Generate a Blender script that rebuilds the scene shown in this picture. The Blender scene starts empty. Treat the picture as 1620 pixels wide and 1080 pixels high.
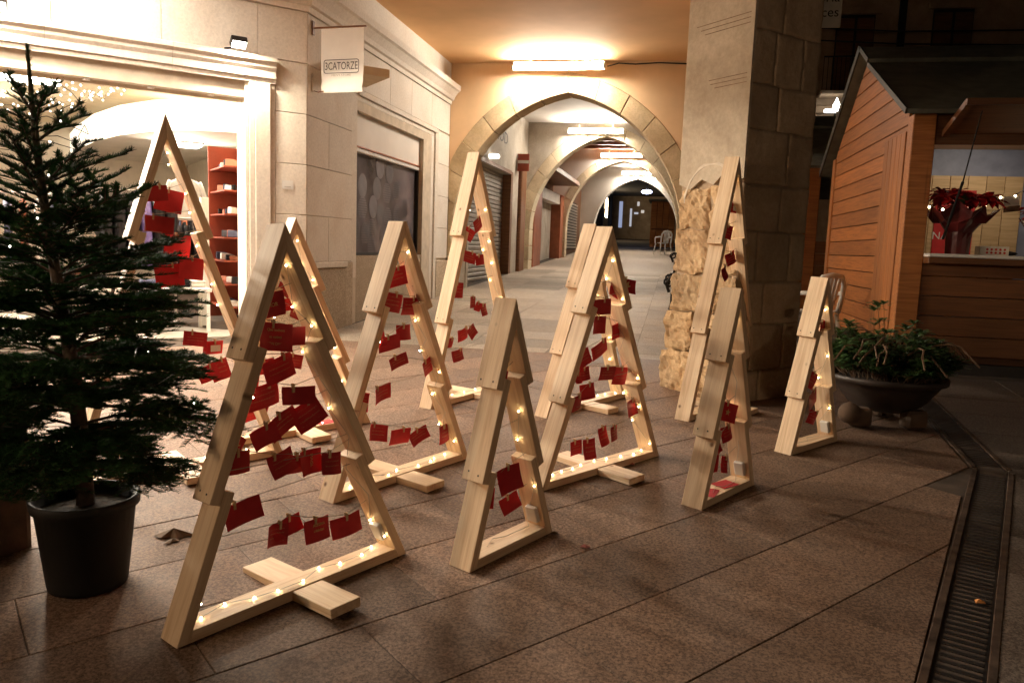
import bpy, bmesh, math, random
from mathutils import Vector, Matrix
random.seed(7)
S = bpy.context.scene
COL = S.collection

# ------------------------------------------------------------------ camera
cam_d = bpy.data.cameras.new('camera')
cam_d.lens = 27.11; cam_d.sensor_width = 36.0; cam_d.clip_start = 0.05; cam_d.clip_end = 400
cam = bpy.data.objects.new('camera', cam_d); COL.objects.link(cam)
RT = Vector((0.97767, 0.20708, 0.03565)); UP = Vector((-0.06028, 0.11389, 0.99166)); FW = Vector((-0.20129, 0.97167, -0.12383))
cam.matrix_world = Matrix(((RT.x, UP.x, -FW.x, 0), (RT.y, UP.y, -FW.y, 0), (RT.z, UP.z, -FW.z, 1.5312), (0, 0, 0, 1)))
S.camera = cam
# ------------------------------------------------------------------ night sky
W = bpy.data.worlds.new('World'); S.world = W; W.use_nodes = True
nt = W.node_tree; bg = nt.nodes['Background']
sky = nt.nodes.new('ShaderNodeTexSky'); sky.sky_type = 'NISHITA'; sky.sun_disc = False
sky.sun_elevation = math.radians(-6); sky.sun_rotation = math.radians(200)
nt.links.new(sky.outputs[0], bg.inputs[0]); bg.inputs[1].default_value = 0.03
# ------------------------------------------------------------------ render look
S.view_settings.view_transform = 'Standard'; S.view_settings.look = 'None'
S.view_settings.exposure = 0.40; S.view_settings.gamma = 1.0
S.render.engine = 'CYCLES'
S.cycles.use_denoising = True
try: S.cycles.denoiser = 'OPENIMAGEDENOISE'
except Exception: pass
S.cycles.max_bounces = 6; S.cycles.diffuse_bounces = 4; S.cycles.glossy_bounces = 3; S.cycles.transmission_bounces = 4
S.cycles.sample_clamp_indirect = 6.0; S.cycles.caustics_reflective = False; S.cycles.caustics_refractive = False

# ================================================================== helpers
GX, GY = 0.002808, 0.03971                      # the street rises gently away from the camera
def gz(x, y): return GX * x + GY * y
GN = Vector((-GX, -GY, 1)).normalized()
def V(*a): return Vector(a)

def tag(o, label=None, cat=None, group=None, kind=None):
    if label: o['label'] = label
    if cat: o['category'] = cat
    if group: o['group'] = group
    if kind: o['kind'] = kind
    return o
def thing(name, label, cat, loc=(0, 0, 0), rot=0.0, group=None, matrix=None):
    o = bpy.data.objects.new(name, None); COL.objects.link(o); o.empty_display_size = 0.1
    if matrix is not None: o.matrix_world = matrix
    else:
        o.location = loc; o.rotation_euler = (0, 0, rot)
    return tag(o, label, cat, group)
def basis_chain(o):
    m = Matrix.Identity(4)
    while o is not None:
        m = o.matrix_basis @ m; o = o.parent
    return m
def link(name, me, parent=None, matrix=None):
    o = bpy.data.objects.new(name, me); COL.objects.link(o)
    if parent is not None: o.parent = parent
    if matrix is not None: o.matrix_basis = matrix
    return o
def clone(o, parent=None):
    c = o.copy(); COL.objects.link(c); c.parent = parent
    for ch in [k for k in bpy.data.objects if k.parent == o]:
        clone(ch, c)
    return c

class MB:
    """collects verts and faces of one mesh"""
    def __init__(s): s.v = []; s.f = []
    def add(s, vs, fs):
        b = len(s.v); s.v += [tuple(v) for v in vs]; s.f += [tuple(i + b for i in f) for f in fs]; return s
    def box(s, c, d, m=None):
        x, y, z = d[0] / 2, d[1] / 2, d[2] / 2
        vs = [Vector(p) for p in ((-x, -y, -z), (x, -y, -z), (x, y, -z), (-x, y, -z), (-x, -y, z), (x, -y, z), (x, y, z), (-x, y, z))]
        if m is not None: vs = [m @ p for p in vs]
        c = Vector(c); vs = [p + c for p in vs]
        return s.add(vs, ((0, 3, 2, 1), (4, 5, 6, 7), (0, 1, 5, 4), (1, 2, 6, 5), (2, 3, 7, 6), (3, 0, 4, 7)))
    def lohi(s, a, b):
        return s.box([(a[i] + b[i]) / 2 for i in range(3)], [abs(b[i] - a[i]) for i in range(3)])
    def prism(s, poly, off):
        """poly: 3-D polygon, off: extrusion vector"""
        n = len(poly); off = Vector(off)
        a = [Vector(p) for p in poly]; b = [p + off for p in a]
        nrm = Vector((0, 0, 0))
        for i in range(n): nrm += a[i].cross(a[(i + 1) % n])
        if nrm.dot(off) > 0: a.reverse(); b.reverse()
        return s.add(a + b, [tuple(range(n)), tuple(range(2 * n - 1, n - 1, -1))] + [(i, n + i, n + (i + 1) % n, (i + 1) % n) for i in range(n)])
    def tube(s, pts, rad, n=6, cap=True):
        pts = [Vector(p) for p in pts]; k = len(pts)
        if not isinstance(rad, (list, tuple)): rad = [rad] * k
        vs = []; ref = None
        for i, p in enumerate(pts):
            d = (pts[min(i + 1, k - 1)] - pts[max(i - 1, 0)])
            d = d.normalized() if d.length > 1e-9 else Vector((0, 0, 1))
            if ref is None: ref = Vector((1, 0, 0)) if abs(d.x) < .8 else Vector((0, 1, 0))
            a = (ref - d * ref.dot(d))
            if a.length < 1e-6: a = d.orthogonal()
            a.normalize(); ref = a; b = d.cross(a)
            for j in range(n):
                t = 2 * math.pi * j / n; vs.append(p + (a * math.cos(t) + b * math.sin(t)) * rad[i])
        fs = [(i * n + j, i * n + (j + 1) % n, (i + 1) * n + (j + 1) % n, (i + 1) * n + j) for i in range(k - 1) for j in range(n)]
        if cap: fs += [tuple(range(n - 1, -1, -1)), tuple((k - 1) * n + j for j in range(n))]
        return s.add(vs, fs)
    def lathe(s, prof, n=24, c=(0, 0, 0), sx=1, sy=1):
        vs = []; k = len(prof)
        for r, z in prof:
            for j in range(n):
                t = 2 * math.pi * j / n; vs.append((c[0] + r * math.cos(t) * sx, c[1] + r * math.sin(t) * sy, c[2] + z))
        fs = [(i * n + j, i * n + (j + 1) % n, (i + 1) * n + (j + 1) % n, (i + 1) * n + j) for i in range(k - 1) for j in range(n)]
        return s.add(vs, fs)
    def ball(s, c, r, n=8, m=5, sc=(1, 1, 1)):
        return s.lathe([(max(r * math.sin(math.pi * i / m), r * .02), -r * math.cos(math.pi * i / m) * sc[2]) for i in range(m + 1)], n, c, sc[0], sc[1])
    def build(s, name, mat, parent=None, local=False, bevel=0.0, seg=1, smooth=False, matrix=None, rough=0.0, fixn=False):
        me = bpy.data.meshes.new(name)
        vs = [Vector(v) for v in s.v]
        if parent is not None and not local:
            inv = basis_chain(parent).inverted(); vs = [inv @ v for v in vs]
        me.from_pydata([tuple(v) for v in vs], [], s.f)
        if bevel > 0 or fixn:
            bm = bmesh.new(); bm.from_mesh(me)
            if fixn: bmesh.ops.recalc_face_normals(bm, faces=bm.faces)
            if bevel > 0:
                ed = [e for e in bm.edges if len(e.link_faces) == 2 and e.calc_face_angle(0) > .5]
                bmesh.ops.bevel(bm, geom=ed, offset=bevel, segments=seg, affect='EDGES', profile=.5, clamp_overlap=True)
            bm.to_mesh(me); bm.free()
        if smooth:
            for p in me.polygons: p.use_smooth = True
        if mat is not None: me.materials.append(mat)
        return link(name, me, parent, matrix)

def clip(poly, p, n):
    """keep the part of a convex 2-D polygon where (q-p).n <= 0"""
    out = []
    for i in range(len(poly)):
        a, b = poly[i], poly[(i + 1) % len(poly)]
        da = (a[0] - p[0]) * n[0] + (a[1] - p[1]) * n[1]; db = (b[0] - p[0]) * n[0] + (b[1] - p[1]) * n[1]
        if da <= 0: out.append(a)
        if (da < 0 < db) or (db < 0 < da):
            t = da / (da - db); out.append((a[0] + (b[0] - a[0]) * t, a[1] + (b[1] - a[1]) * t))
    return out
def clip_convex(poly, region):
    for i in range(len(region)):
        a, b = region[i], region[(i + 1) % len(region)]
        poly = clip(poly, a, (b[1] - a[1], -(b[0] - a[0])))
        if len(poly) < 3: return []
    return poly
def area2(p): return .5 * sum(p[i][0] * p[(i + 1) % len(p)][1] - p[(i + 1) % len(p)][0] * p[i][1] for i in range(len(p)))
def inset(poly, d):
    """shrink a convex ccw polygon"""
    out = poly
    for i in range(len(poly)):
        a, b = poly[i], poly[(i + 1) % len(poly)]
        e = math.hypot(b[0] - a[0], b[1] - a[1])
        if e < 1e-6: continue
        n = ((b[1] - a[1]) / e, -(b[0] - a[0]) / e)
        out = clip(out, (a[0] - n[0] * d, a[1] - n[1] * d), n)
        if len(out) < 3: return []
    return out

# ================================================================== materials
def newmat(name):
    m = bpy.data.materials.new(name); m.use_nodes = True
    n = m.node_tree.nodes; b = n['Principled BSDF']
    return m, m.node_tree, b
def N(t, kind, **kw):
    n = t.nodes.new(kind)
    for k, v in kw.items():
        if hasattr(n, k): setattr(n, k, v)
        else: n.inputs[k].default_value = v
    return n
def ramp(t, fac, stops):
    r = t.nodes.new('ShaderNodeValToRGB'); e = r.color_ramp.elements
    while len(e) < len(stops): e.new(.5)
    for i, (p, c) in enumerate(stops):
        e[i].position = p; e[i].color = (c[0], c[1], c[2], 1) if not isinstance(c, (int, float)) else (c, c, c, 1)
    t.links.new(fac, r.inputs[0]); return r.outputs[0]
def mixc(t, fac, a, b, mode='MIX'):
    m = t.nodes.new('ShaderNodeMix'); m.data_type = 'RGBA'; m.blend_type = mode
    for sock, v in ((m.inputs[0], fac), (m.inputs[6], a), (m.inputs[7], b)):
        if hasattr(v, 'is_linked'): t.links.new(v, sock)
        elif isinstance(v, (int, float)): sock.default_value = v
        else: sock.default_value = (v[0], v[1], v[2], 1)
    return m.outputs[2]
def coords(t, kind='Object', scale=(1, 1, 1), rand=False):
    tc = t.nodes.new('ShaderNodeTexCoord'); mp = t.nodes.new('ShaderNodeMapping'); mp.inputs['Scale'].default_value = scale
    t.links.new(tc.outputs[kind], mp.inputs[0])
    if rand:
        oi = t.nodes.new('ShaderNodeObjectInfo'); mu = t.nodes.new('ShaderNodeVectorMath'); mu.operation = 'SCALE'
        cb = t.nodes.new('ShaderNodeCombineXYZ')
        for i in range(3): t.links.new(oi.outputs['Random'], cb.inputs[i])
        t.links.new(cb.outputs[0], mu.inputs[0]); mu.inputs['Scale'].default_value = 37.0
        t.links.new(mu.outputs[0], mp.inputs['Location'])
    return mp.outputs[0]
def noise(t, vec, scale, detail=4, rough=.55, dist=0):
    n = t.nodes.new('ShaderNodeTexNoise'); n.inputs['Scale'].default_value = scale; n.inputs['Detail'].default_value = detail
    n.inputs['Roughness'].default_value = rough; n.inputs['Distortion'].default_value = dist
    t.links.new(vec, n.inputs['Vector']); return n.outputs['Fac']
def objvar(t, col, amt):
    oi = t.nodes.new('ShaderNodeObjectInfo'); mr = t.nodes.new('ShaderNodeMapRange')
    mr.inputs[3].default_value = 1 - amt; mr.inputs[4].default_value = 1 + amt
    t.links.new(oi.outputs['Random'], mr.inputs[0])
    h = t.nodes.new('ShaderNodeHueSaturation'); t.links.new(mr.outputs[0], h.inputs['Value']); t.links.new(col, h.inputs['Color'])
    return h.outputs[0]
def bump(t, b, h, strength, dist=.01):
    n = t.nodes.new('ShaderNodeBump'); n.inputs['Strength'].default_value = strength; n.inputs['Distance'].default_value = dist
    t.links.new(h, n.inputs['Height']); t.links.new(n.outputs[0], b.inputs['Normal'])
def plain(name, col, rough=.6, metal=0., var=.12, scale=6., bmp=.15, bscale=30., rand=.06, spec=.4, trans=0.):
    m, t, b = newmat(name); vec = coords(t)
    f = noise(t, vec, scale)
    lo = [c * (1 - var * 1.6) for c in col]; hi = [min(1, c * (1 + var)) for c in col]
    c = ramp(t, f, ((.3, lo), (.7, hi)))
    c = objvar(t, c, rand)
    t.links.new(c, b.inputs['Base Color']); b.inputs['Roughness'].default_value = rough; b.inputs['Metallic'].default_value = metal
    b.inputs['Specular IOR Level'].default_value = spec
    if trans: b.inputs['Transmission Weight'].default_value = trans
    if bmp: bump(t, b, noise(t, vec, bscale, 3), bmp, .004)
    return m
def emit(name, col, s):
    m, t, b = newmat(name)
    b.inputs['Base Color'].default_value = (col[0], col[1], col[2], 1)
    b.inputs['Emission Color'].default_value = (col[0], col[1], col[2], 1); b.inputs['Emission Strength'].default_value = s
    return m

def pine_mat(name, light, dark, knot=(.16, .07, .025), var=.07):
    m, t, b = newmat(name)
    v = coords(t, 'Object', (1, 1, 1), True)
    st = t.nodes.new('ShaderNodeMapping'); st.inputs['Scale'].default_value = (1.2, 22, 22); t.links.new(v, st.inputs[0])
    g1 = noise(t, st.outputs[0], 1.6, 5, .6, .6)
    st2 = t.nodes.new('ShaderNodeMapping'); st2.inputs['Scale'].default_value = (3, 160, 160); t.links.new(v, st2.inputs[0])
    g2 = noise(t, st2.outputs[0], 1.0, 3, .6)
    c = ramp(t, g1, ((.36, [x * .9 for x in dark]), (.5, [(a + d) / 2 for a, d in zip(light, dark)]), (.62, light)))
    c = mixc(t, .25, c, ramp(t, g2, ((.35, [x * .72 for x in dark]), (.65, light))))
    # knots
    kv = t.nodes.new('ShaderNodeMapping'); kv.inputs['Scale'].default_value = (7, 8, .35); t.links.new(v, kv.inputs[0])
    vo = t.nodes.new('ShaderNodeTexVoronoi'); vo.inputs['Scale'].default_value = 1.0; t.links.new(kv.outputs[0], vo.inputs['Vector'])
    kf = ramp(t, vo.outputs['Distance'], ((.05, 1.0), (.08, .5), (.13, 0.0)))
    sep = t.nodes.new('ShaderNodeSeparateColor'); t.links.new(vo.outputs['Color'], sep.inputs[0])
    gate = ramp(t, sep.outputs[0], ((.55, 0.0), (.57, 1.0)))
    kk = t.nodes.new('ShaderNodeMath'); kk.operation = 'MULTIPLY'; t.links.new(kf, kk.inputs[0]); t.links.new(gate, kk.inputs[1])
    c = mixc(t, kk.outputs[0], c, knot)
    c = objvar(t, c, var)
    t.links.new(c, b.inputs['Base Color']); b.inputs['Roughness'].default_value = .55; b.inputs['Specular IOR Level'].default_value = .35
    bump(t, b, g2, .12, .002)
    return m
def granite_mat(name, a, bcol, stain=.5):
    m, t, b = newmat(name); v = coords(t)
    f1 = noise(t, v, 75, 3, .75); f2 = noise(t, v, 190, 2, .7); f3 = noise(t, v, 1.7, 5, .6); f4 = noise(t, v, 9, 4, .6)
    c = ramp(t, f1, ((.41, [x * .55 for x in a]), (.5, [(x + y) / 2 for x, y in zip(a, bcol)]), (.60, [x * 1.25 for x in bcol])))
    c = mixc(t, .4, c, ramp(t, f2, ((.35, [x * .55 for x in a]), (.7, [min(1, x * 1.25) for x in bcol]))))
    c = mixc(t, stain, c, ramp(t, f3, ((.3, .45), (.65, 1.0))), 'MULTIPLY')
    c = mixc(t, .35, c, ramp(t, f4, ((.3, .6), (.6, 1.0))), 'MULTIPLY')
    c = objvar(t, c, .24)
    t.links.new(c, b.inputs['Base Color']); b.inputs['Specular IOR Level'].default_value = .22
    r = ramp(t, f3, ((.3, .58), (.7, .8))); t.links.new(r, b.inputs['Roughness'])
    bump(t, b, f1, .35, .003)
    return m
def stone_mat(name, a, bcol, dirt, bmp=.6, rand=.1, sc=1.0):
    m, t, b = newmat(name); v = coords(t, 'Object', (1, 1, 1), False)
    f1 = noise(t, v, 2.2 * sc, 6, .65, .4); f2 = noise(t, v, 28 * sc, 5, .7); f3 = noise(t, v, .9 * sc, 4, .6, .8)
    c = ramp(t, f1, ((.3, a), (.7, bcol)))
    c = mixc(t, ramp(t, f3, ((.45, 0.0), (.72, .75))), c, dirt)
    c = mixc(t, .5, c, ramp(t, f2, ((.3, .62), (.65, 1.0))), 'MULTIPLY')
    c = objvar(t, c, rand)
    t.links.new(c, b.inputs['Base Color']); b.inputs['Roughness'].default_value = .85; b.inputs['Specular IOR Level'].default_value = .25
    bump(t, b, f2, bmp, .012)
    return m
def card_mat(name, written):
    m, t, b = newmat(name)
    tc = t.nodes.new('ShaderNodeTexCoord'); sp = t.nodes.new('ShaderNodeSeparateXYZ'); t.links.new(tc.outputs['Generated'], sp.inputs[0])
    v = coords(t, 'Object', (1, 1, 1), True)
    f = noise(t, v, 14, 3)
    c = ramp(t, f, ((.3, (.40, .013, .018)), (.7, (.52, .020, .026))))
    c = objvar(t, c, .28)
    if written:
        wv = t.nodes.new('ShaderNodeMath'); wv.operation = 'MULTIPLY'; wv.inputs[1].default_value = 30.0; t.links.new(sp.outputs[2], wv.inputs[0])
        mp = t.nodes.new('ShaderNodeMapping'); mp.inputs['Scale'].default_value = (260, 260, 260); t.links.new(v, mp.inputs[0])
        jit = noise(t, mp.outputs[0], 1.0, 2)
        ad = t.nodes.new('ShaderNodeMath'); ad.operation = 'MULTIPLY_ADD'; ad.inputs[1].default_value = 5.0; t.links.new(jit, ad.inputs[0]); t.links.new(wv.outputs[0], ad.inputs[2])
        si = t.nodes.new('ShaderNodeMath'); si.operation = 'SINE'; t.links.new(ad.outputs[0], si.inputs[0])
        ln = ramp(t, si.outputs[0], ((.80, 0.0), (.93, 1.0)))
        def band(sock, lo, hi):
            a = t.nodes.new('ShaderNodeMath'); a.operation = 'GREATER_THAN'; a.inputs[1].default_value = lo; t.links.new(sock, a.inputs[0])
            z = t.nodes.new('ShaderNodeMath'); z.operation = 'LESS_THAN'; z.inputs[1].default_value = hi; t.links.new(sock, z.inputs[0])
            q = t.nodes.new('ShaderNodeMath'); q.operation = 'MULTIPLY'; t.links.new(a.outputs[0], q.inputs[0]); t.links.new(z.outputs[0], q.inputs[1]); return q.outputs[0]
        q = t.nodes.new('ShaderNodeMath'); q.operation = 'MULTIPLY'; t.links.new(band(sp.outputs[0], .16, .86), q.inputs[0]); t.links.new(band(sp.outputs[2], .2, .8), q.inputs[1])
        q2 = t.nodes.new('ShaderNodeMath'); q2.operation = 'MULTIPLY'; t.links.new(q.outputs[0], q2.inputs[0]); t.links.new(ln, q2.inputs[1])
        q3 = t.nodes.new('ShaderNodeMath'); q3.operation = 'MULTIPLY'; q3.inputs[1].default_value = .4; t.links.new(q2.outputs[0], q3.inputs[0])
        c = mixc(t, q3.outputs[0], c, (.55, .3, .14))
    t.links.new(c, b.inputs['Base Color']); b.inputs['Roughness'].default_value = .6; b.inputs['Specular IOR Level'].default_value = .3
    return m

M = {}
M['pine'] = pine_mat('pine', (.84, .655, .45), (.71, .485, .29))
M['clip'] = plain('clothespin wood', (.50, .33, .17), .6, rand=.15)
M['twine'] = plain('grey twine', (.30, .26, .20), .9, bmp=0)
M['wire'] = plain('silver wire', (.45, .40, .34), .4, bmp=0)
M['plastic_white'] = plain('white plastic', (.78, .77, .74), .35, var=.03, bmp=0)
M['plastic_frost'] = plain('frosted plastic', (.72, .68, .62), .4, var=.03, bmp=0)
M['card'] = card_mat('red card', False); M['card_written'] = card_mat('red written card', True)
M['gold'] = plain('gold ink', (.62, .40, .16), .45, bmp=0)
M['paper'] = plain('white paper', (.72, .68, .62), .7, bmp=0)
M['bulb'] = emit('warm bulb', (1, .76, .40), 85)
M['bulb_white'] = emit('white bulb', (1, .92, .78), 8)
M['slab'] = granite_mat('granite slab', (.128, .078, .053), (.305, .200, .140))
M['slab_hall'] = granite_mat('worn beige slab', (.27, .215, .165), (.46, .385, .305), .35)
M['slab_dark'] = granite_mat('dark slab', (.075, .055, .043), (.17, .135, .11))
M['ground'] = plain('paving joint', (.065, .045, .032), .9, var=.3)
M['iron'] = plain('dark cast iron', (.035, .03, .028), .5, .6, rand=.1)
M['iron_black'] = plain('black iron', (.018, .017, .016), .45, .4)
M['drain_frame'] = plain('drain kerb stone', (.075, .050, .036), .95, var=.35, scale=14, spec=.1)
M['cream'] = stone_mat('cream dressed stone', (.74, .68, .59), (.81, .76, .68), (.69, .60, .50), .10, .025, 1.2)
M['cream_mould'] = stone_mat('cream moulding', (.74, .68, .59), (.81, .76, .68), (.68, .60, .50), .08, .02)
M['plinth'] = granite_mat('plinth granite', (.42, .33, .22), (.64, .53, .39), .25)
M['mortar'] = plain('pale mortar', (.60, .52, .41), .9)
M['paint_orange'] = plain('orange cream wall paint', (.84, .60, .36), .75, var=.10, scale=.9, bmp=.05, spec=.2)
M['paint_ceiling'] = plain('orange ceiling paint', (.78, .50, .26), .8, var=.10, scale=.6, bmp=.05, spec=.2)
M['paint_white'] = plain('white wall paint', (.74, .70, .64), .8, var=.06, scale=1.5, bmp=.08)
M['plaster_grey'] = stone_mat('grey worn plaster', (.44, .38, .30), (.62, .57, .49), (.30, .24, .18), .35, .05, .8)
M['sandstone'] = stone_mat('golden sandstone', (.54, .41, .23), (.74, .60, .39), (.38, .29, .18), .7, .12)
M['sandstone_pale'] = stone_mat('pale sandstone', (.58, .47, .31), (.74, .64, .46), (.44, .34, .22), .6, .1)
M['pillar_block'] = stone_mat('brown pillar block', (.36, .25, .16), (.52, .40, .28), (.27, .19, .12), .6, .16)
M['pillar_plaster'] = stone_mat('pillar lime plaster', (.42, .34, .25), (.60, .52, .41), (.30, .22, .15), .35, .04, .9)
M['rubble'] = stone_mat('rough rubble stone', (.40, .24, .11), (.62, .45, .27), (.30, .20, .12), 1.0, .22, 1.6)
M['shutter'] = plain('steel shutter', (.42, .38, .34), .45, .3, bmp=0, rand=.03)
M['brown_wood'] = pine_mat('brown stained wood', (.22, .10, .045), (.13, .055, .025))
M['red_wood'] = plain('red brown paint', (.36, .12, .06), .5)
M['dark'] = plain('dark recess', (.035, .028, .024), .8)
M['glass'] = plain('window glass', (.15, .13, .14), .12, var=.4, scale=1.2, bmp=0, spec=.6)
M['oval'] = plain('frosted film oval', (.085, .07, .078), .5, bmp=0, rand=.3)
M['tube'] = emit('fluorescent tube', (1, .87, .72), 280)
M['tube_cap'] = plain('lamp housing', (.5, .48, .44), .5)
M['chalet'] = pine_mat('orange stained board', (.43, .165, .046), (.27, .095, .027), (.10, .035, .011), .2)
M['chalet_dark'] = pine_mat('dark chalet board', (.19, .075, .026), (.12, .045, .015), (.06, .02, .008), .22)  # the chalet board in a darker tone
M['roof'] = plain('green grey roof sheet', (.12, .12, .095), .7, var=.2, rand=.02)
M['foot'] = plain('dark foot stone', (.13, .085, .058), .85, var=.25)
M['lime'] = plain('lime crust', (.55, .48, .39), .9, var=.2)
M['barge'] = plain('dark barge board', (.03, .03, .026), .6)
M['pot'] = plain('black plastic pot', (.012, .011, .010), .6, var=.1, spec=.2)
M['soil'] = plain('dark soil', (.05, .035, .022), .95, var=.4, scale=40, bmp=.8, bscale=90)
M['bark'] = plain('fir bark', (.09, .06, .04), .9, var=.3, scale=30, bmp=.6)
M['needle'] = plain('fir needles', (.030, .082, .026), .7, var=.5, scale=9, bmp=0, spec=.12)
M['leaf'] = plain('succulent leaf', (.08, .16, .05), .45, var=.5, scale=12, bmp=0, rand=.3)
M['leaf_brown'] = plain('dry stem', (.20, .12, .07), .7, var=.3)
M['poinsettia'] = plain('poinsettia bracts', (.40, .012, .012), .55, var=.4, scale=14, bmp=0)
M['wrap'] = plain('dark red wrapping', (.10, .008, .008), .4, var=.2)
M['banner'] = plain('white banner cloth', (.78, .75, .70), .85, var=.03)
M['ink'] = plain('black ink', (.02, .018, .016), .7, bmp=0)
M['ink_grey'] = plain('grey ink', (.45, .42, .38), .7, bmp=0)
M['lamp_face'] = emit('floodlight glass', (1, .96, .88), 12)
M['shop_wall'] = plain('shop wall', (.62, .56, .47), .7, var=.05)
M['shop_floor'] = plain('pale shop floor', (.45, .41, .35), .35, var=.08)
M['shop_ceiling'] = plain('shop ceiling', (.70, .58, .40), .8, var=.04, bmp=0)
M['bulkhead'] = emit('bulkhead face with painted glow', (1, .93, .78), .95)  # lamplight falling on the bulkhead, put in as its own glow
M['lightbox'] = emit('lit ceiling lamp', (1, .93, .8), 10)
M['red_panel'] = plain('red print panel', (.30, .055, .025), .6)
M['jacket_black'] = plain('black padded nylon', (.022, .020, .023), .6, var=.3, scale=12, rand=.5, spec=.12)
M['jacket_purple'] = plain('purple lining', (.16, .12, .34), .45, var=.2)
M['jacket_blue'] = plain('navy cloth', (.07, .08, .14), .7, rand=.4)
M['shirt_white'] = plain('white shirt', (.78, .76, .72), .8)
M['cloth_mix'] = plain('coloured cloth', (.45, .16, .09), .8, rand=.7)
M['facade_dark'] = stone_mat('old town facade', (.40, .28, .18), (.55, .41, .28), (.25, .18, .11), .3, .05)
M['sign_white'] = plain('sign plate', (.50, .47, .40), .5)
M['board_pale'] = pine_mat('pale panel board', (.70, .50, .28), (.58, .38, .19))
M['blue_grey'] = plain('blue grey frame', (.26, .28, .38), .5)
M['poster_red'] = plain('red poster', (.55, .03, .03), .6)
M['stem_green'] = plain('green stem', (.05, .10, .03), .6)
M['copper'] = plain('dry leaf', (.14, .075, .03), .7, var=.3)
M['pink'] = plain('pink wrapper', (.55, .2, .18), .5)
def text(name, s, size, mat, parent, matrix, align='CENTER', extrude=.0006):
    cu = bpy.data.curves.new(name, 'FONT'); cu.body = s; cu.size = size; cu.align_x = align; cu.align_y = 'CENTER'; cu.extrude = extrude
    cu.resolution_u = 3
    tmp = bpy.data.objects.new(name, cu); me = bpy.data.meshes.new_from_object(tmp)
    bpy.data.objects.remove(tmp); me.materials.clear(); me.materials.append(mat)
    return link(name, me, parent, matrix)
def area_lamp(name, loc, target, sx, sy, power, col, parent=None, spread=math.pi):
    d = bpy.data.lights.new(name, 'AREA'); d.shape = 'RECTANGLE'; d.size = sx; d.size_y = sy; d.energy = power; d.color = col; d.spread = spread
    o = bpy.data.objects.new(name, d); COL.objects.link(o)
    dirv = Vector(target) - Vector(loc); mw = Matrix.Translation(loc) @ dirv.to_track_quat('-Z', 'Y').to_matrix().to_4x4()
    if parent is not None:
        o.parent = parent; o.matrix_basis = basis_chain(parent).inverted() @ mw
    else: o.matrix_basis = mw
    return o
# ================================================================== ground and paving
g = MB()
xs, ys = (-60, -8, -4.4, 0, 3, 8, 60), (-8, 1, 4, 8.6, 15, 26, 42, 90)
vs = [(x, y, gz(x, y) - .005) for y in ys for x in xs]
nx = len(xs)
g.add(vs, [(j * nx + i, j * nx + i + 1, (j + 1) * nx + i + 1, (j + 1) * nx + i) for j in range(len(ys) - 1) for i in range(nx - 1)])
GROUND = g.build('ground', M['ground']); tag(GROUND, kind='structure')
GROUND['label'] = 'granite paving of the square rising towards the arcade'

def slab(poly, mat, gap=.0015, dz=0.0):
    if len(poly) < 3 or area2(poly) < .0015: return
    a = inset(poly, gap); b = inset(poly, gap + .003)
    if len(a) < 3 or len(b) != len(a): return
    h = dz
    n = len(a)
    top = [(x, y, gz(x, y) + h) for x, y in b]; mid = [(x, y, gz(x, y) + h - .003) for x, y in a]; bot = [(x, y, gz(x, y) - .03) for x, y in a]
    vs = bot + mid + top
    fs = [tuple(range(2 * n, 3 * n))] + [(k * n + i, k * n + (i + 1) % n, (k + 1) * n + (i + 1) % n, (k + 1) * n + i) for k in (0, 1) for i in range(n)]
    MB().add(vs, fs).build('paving_slab', mat, GROUND)
def grid(region, ang, rw, ln, mat, origin, jitter=.0, seed=1, stag=.5):
    rnd = random.Random(seed)
    c, s = math.cos(ang), math.sin(ang)
    us = [(x - origin[0]) * c + (y - origin[1]) * s for x, y in region]; vs_ = [-(x - origin[0]) * s + (y - origin[1]) * c for x, y in region]
    r0, r1 = math.floor(min(vs_) / rw), math.ceil(max(vs_) / rw)
    for r in range(r0, r1):
        u = math.floor(min(us) / ln) * ln - ln + ((r * stag) % 1.0) * ln
        while u < max(us):
            l = ln * (1 + rnd.uniform(-jitter, jitter))
            q = [(u, r * rw), (u + l, r * rw), (u + l, (r + 1) * rw), (u, (r + 1) * rw)]
            w = [(origin[0] + a * c - b * s, origin[1] + a * s + b * c) for a, b in q]
            slab(clip_convex(w, region), mat, dz=rnd.uniform(-.0012, .0012))
            u += l
DA = math.radians(68.1)
plaza = [(-6.6, 1.2), (.29, 1.2), (1.925, 5.34), (2.19, 8.55), (-4.3, 8.55), (-6.6, 6.3)]
grid(plaza, math.radians(49.5), .475, .95, M['slab'], (-.817, 2.866), .12, 3, .37)
grid([(-4.28, 8.55), (1.6, 8.55), (1.6, 22.0), (-4.28, 22.0)], math.radians(90), .98, .62, M['slab_hall'], (-.40, 8.55), .0, 5, .5)
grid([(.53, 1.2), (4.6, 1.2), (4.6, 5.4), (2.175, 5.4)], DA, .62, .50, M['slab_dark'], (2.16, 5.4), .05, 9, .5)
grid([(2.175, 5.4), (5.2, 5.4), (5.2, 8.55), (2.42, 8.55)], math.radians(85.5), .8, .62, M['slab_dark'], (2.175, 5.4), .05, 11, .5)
far = MB(); far.add([(x, y, gz(x, y) + .001) for x, y in ((-4.28, 22.0), (1.6, 22.0), (1.6, 41.5), (-4.28, 41.5))], [(0, 1, 2, 3)])
far = far.build('pavement', M['slab_hall']); tag(far, 'pale worn paving along the far arcade', kind='structure')

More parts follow.
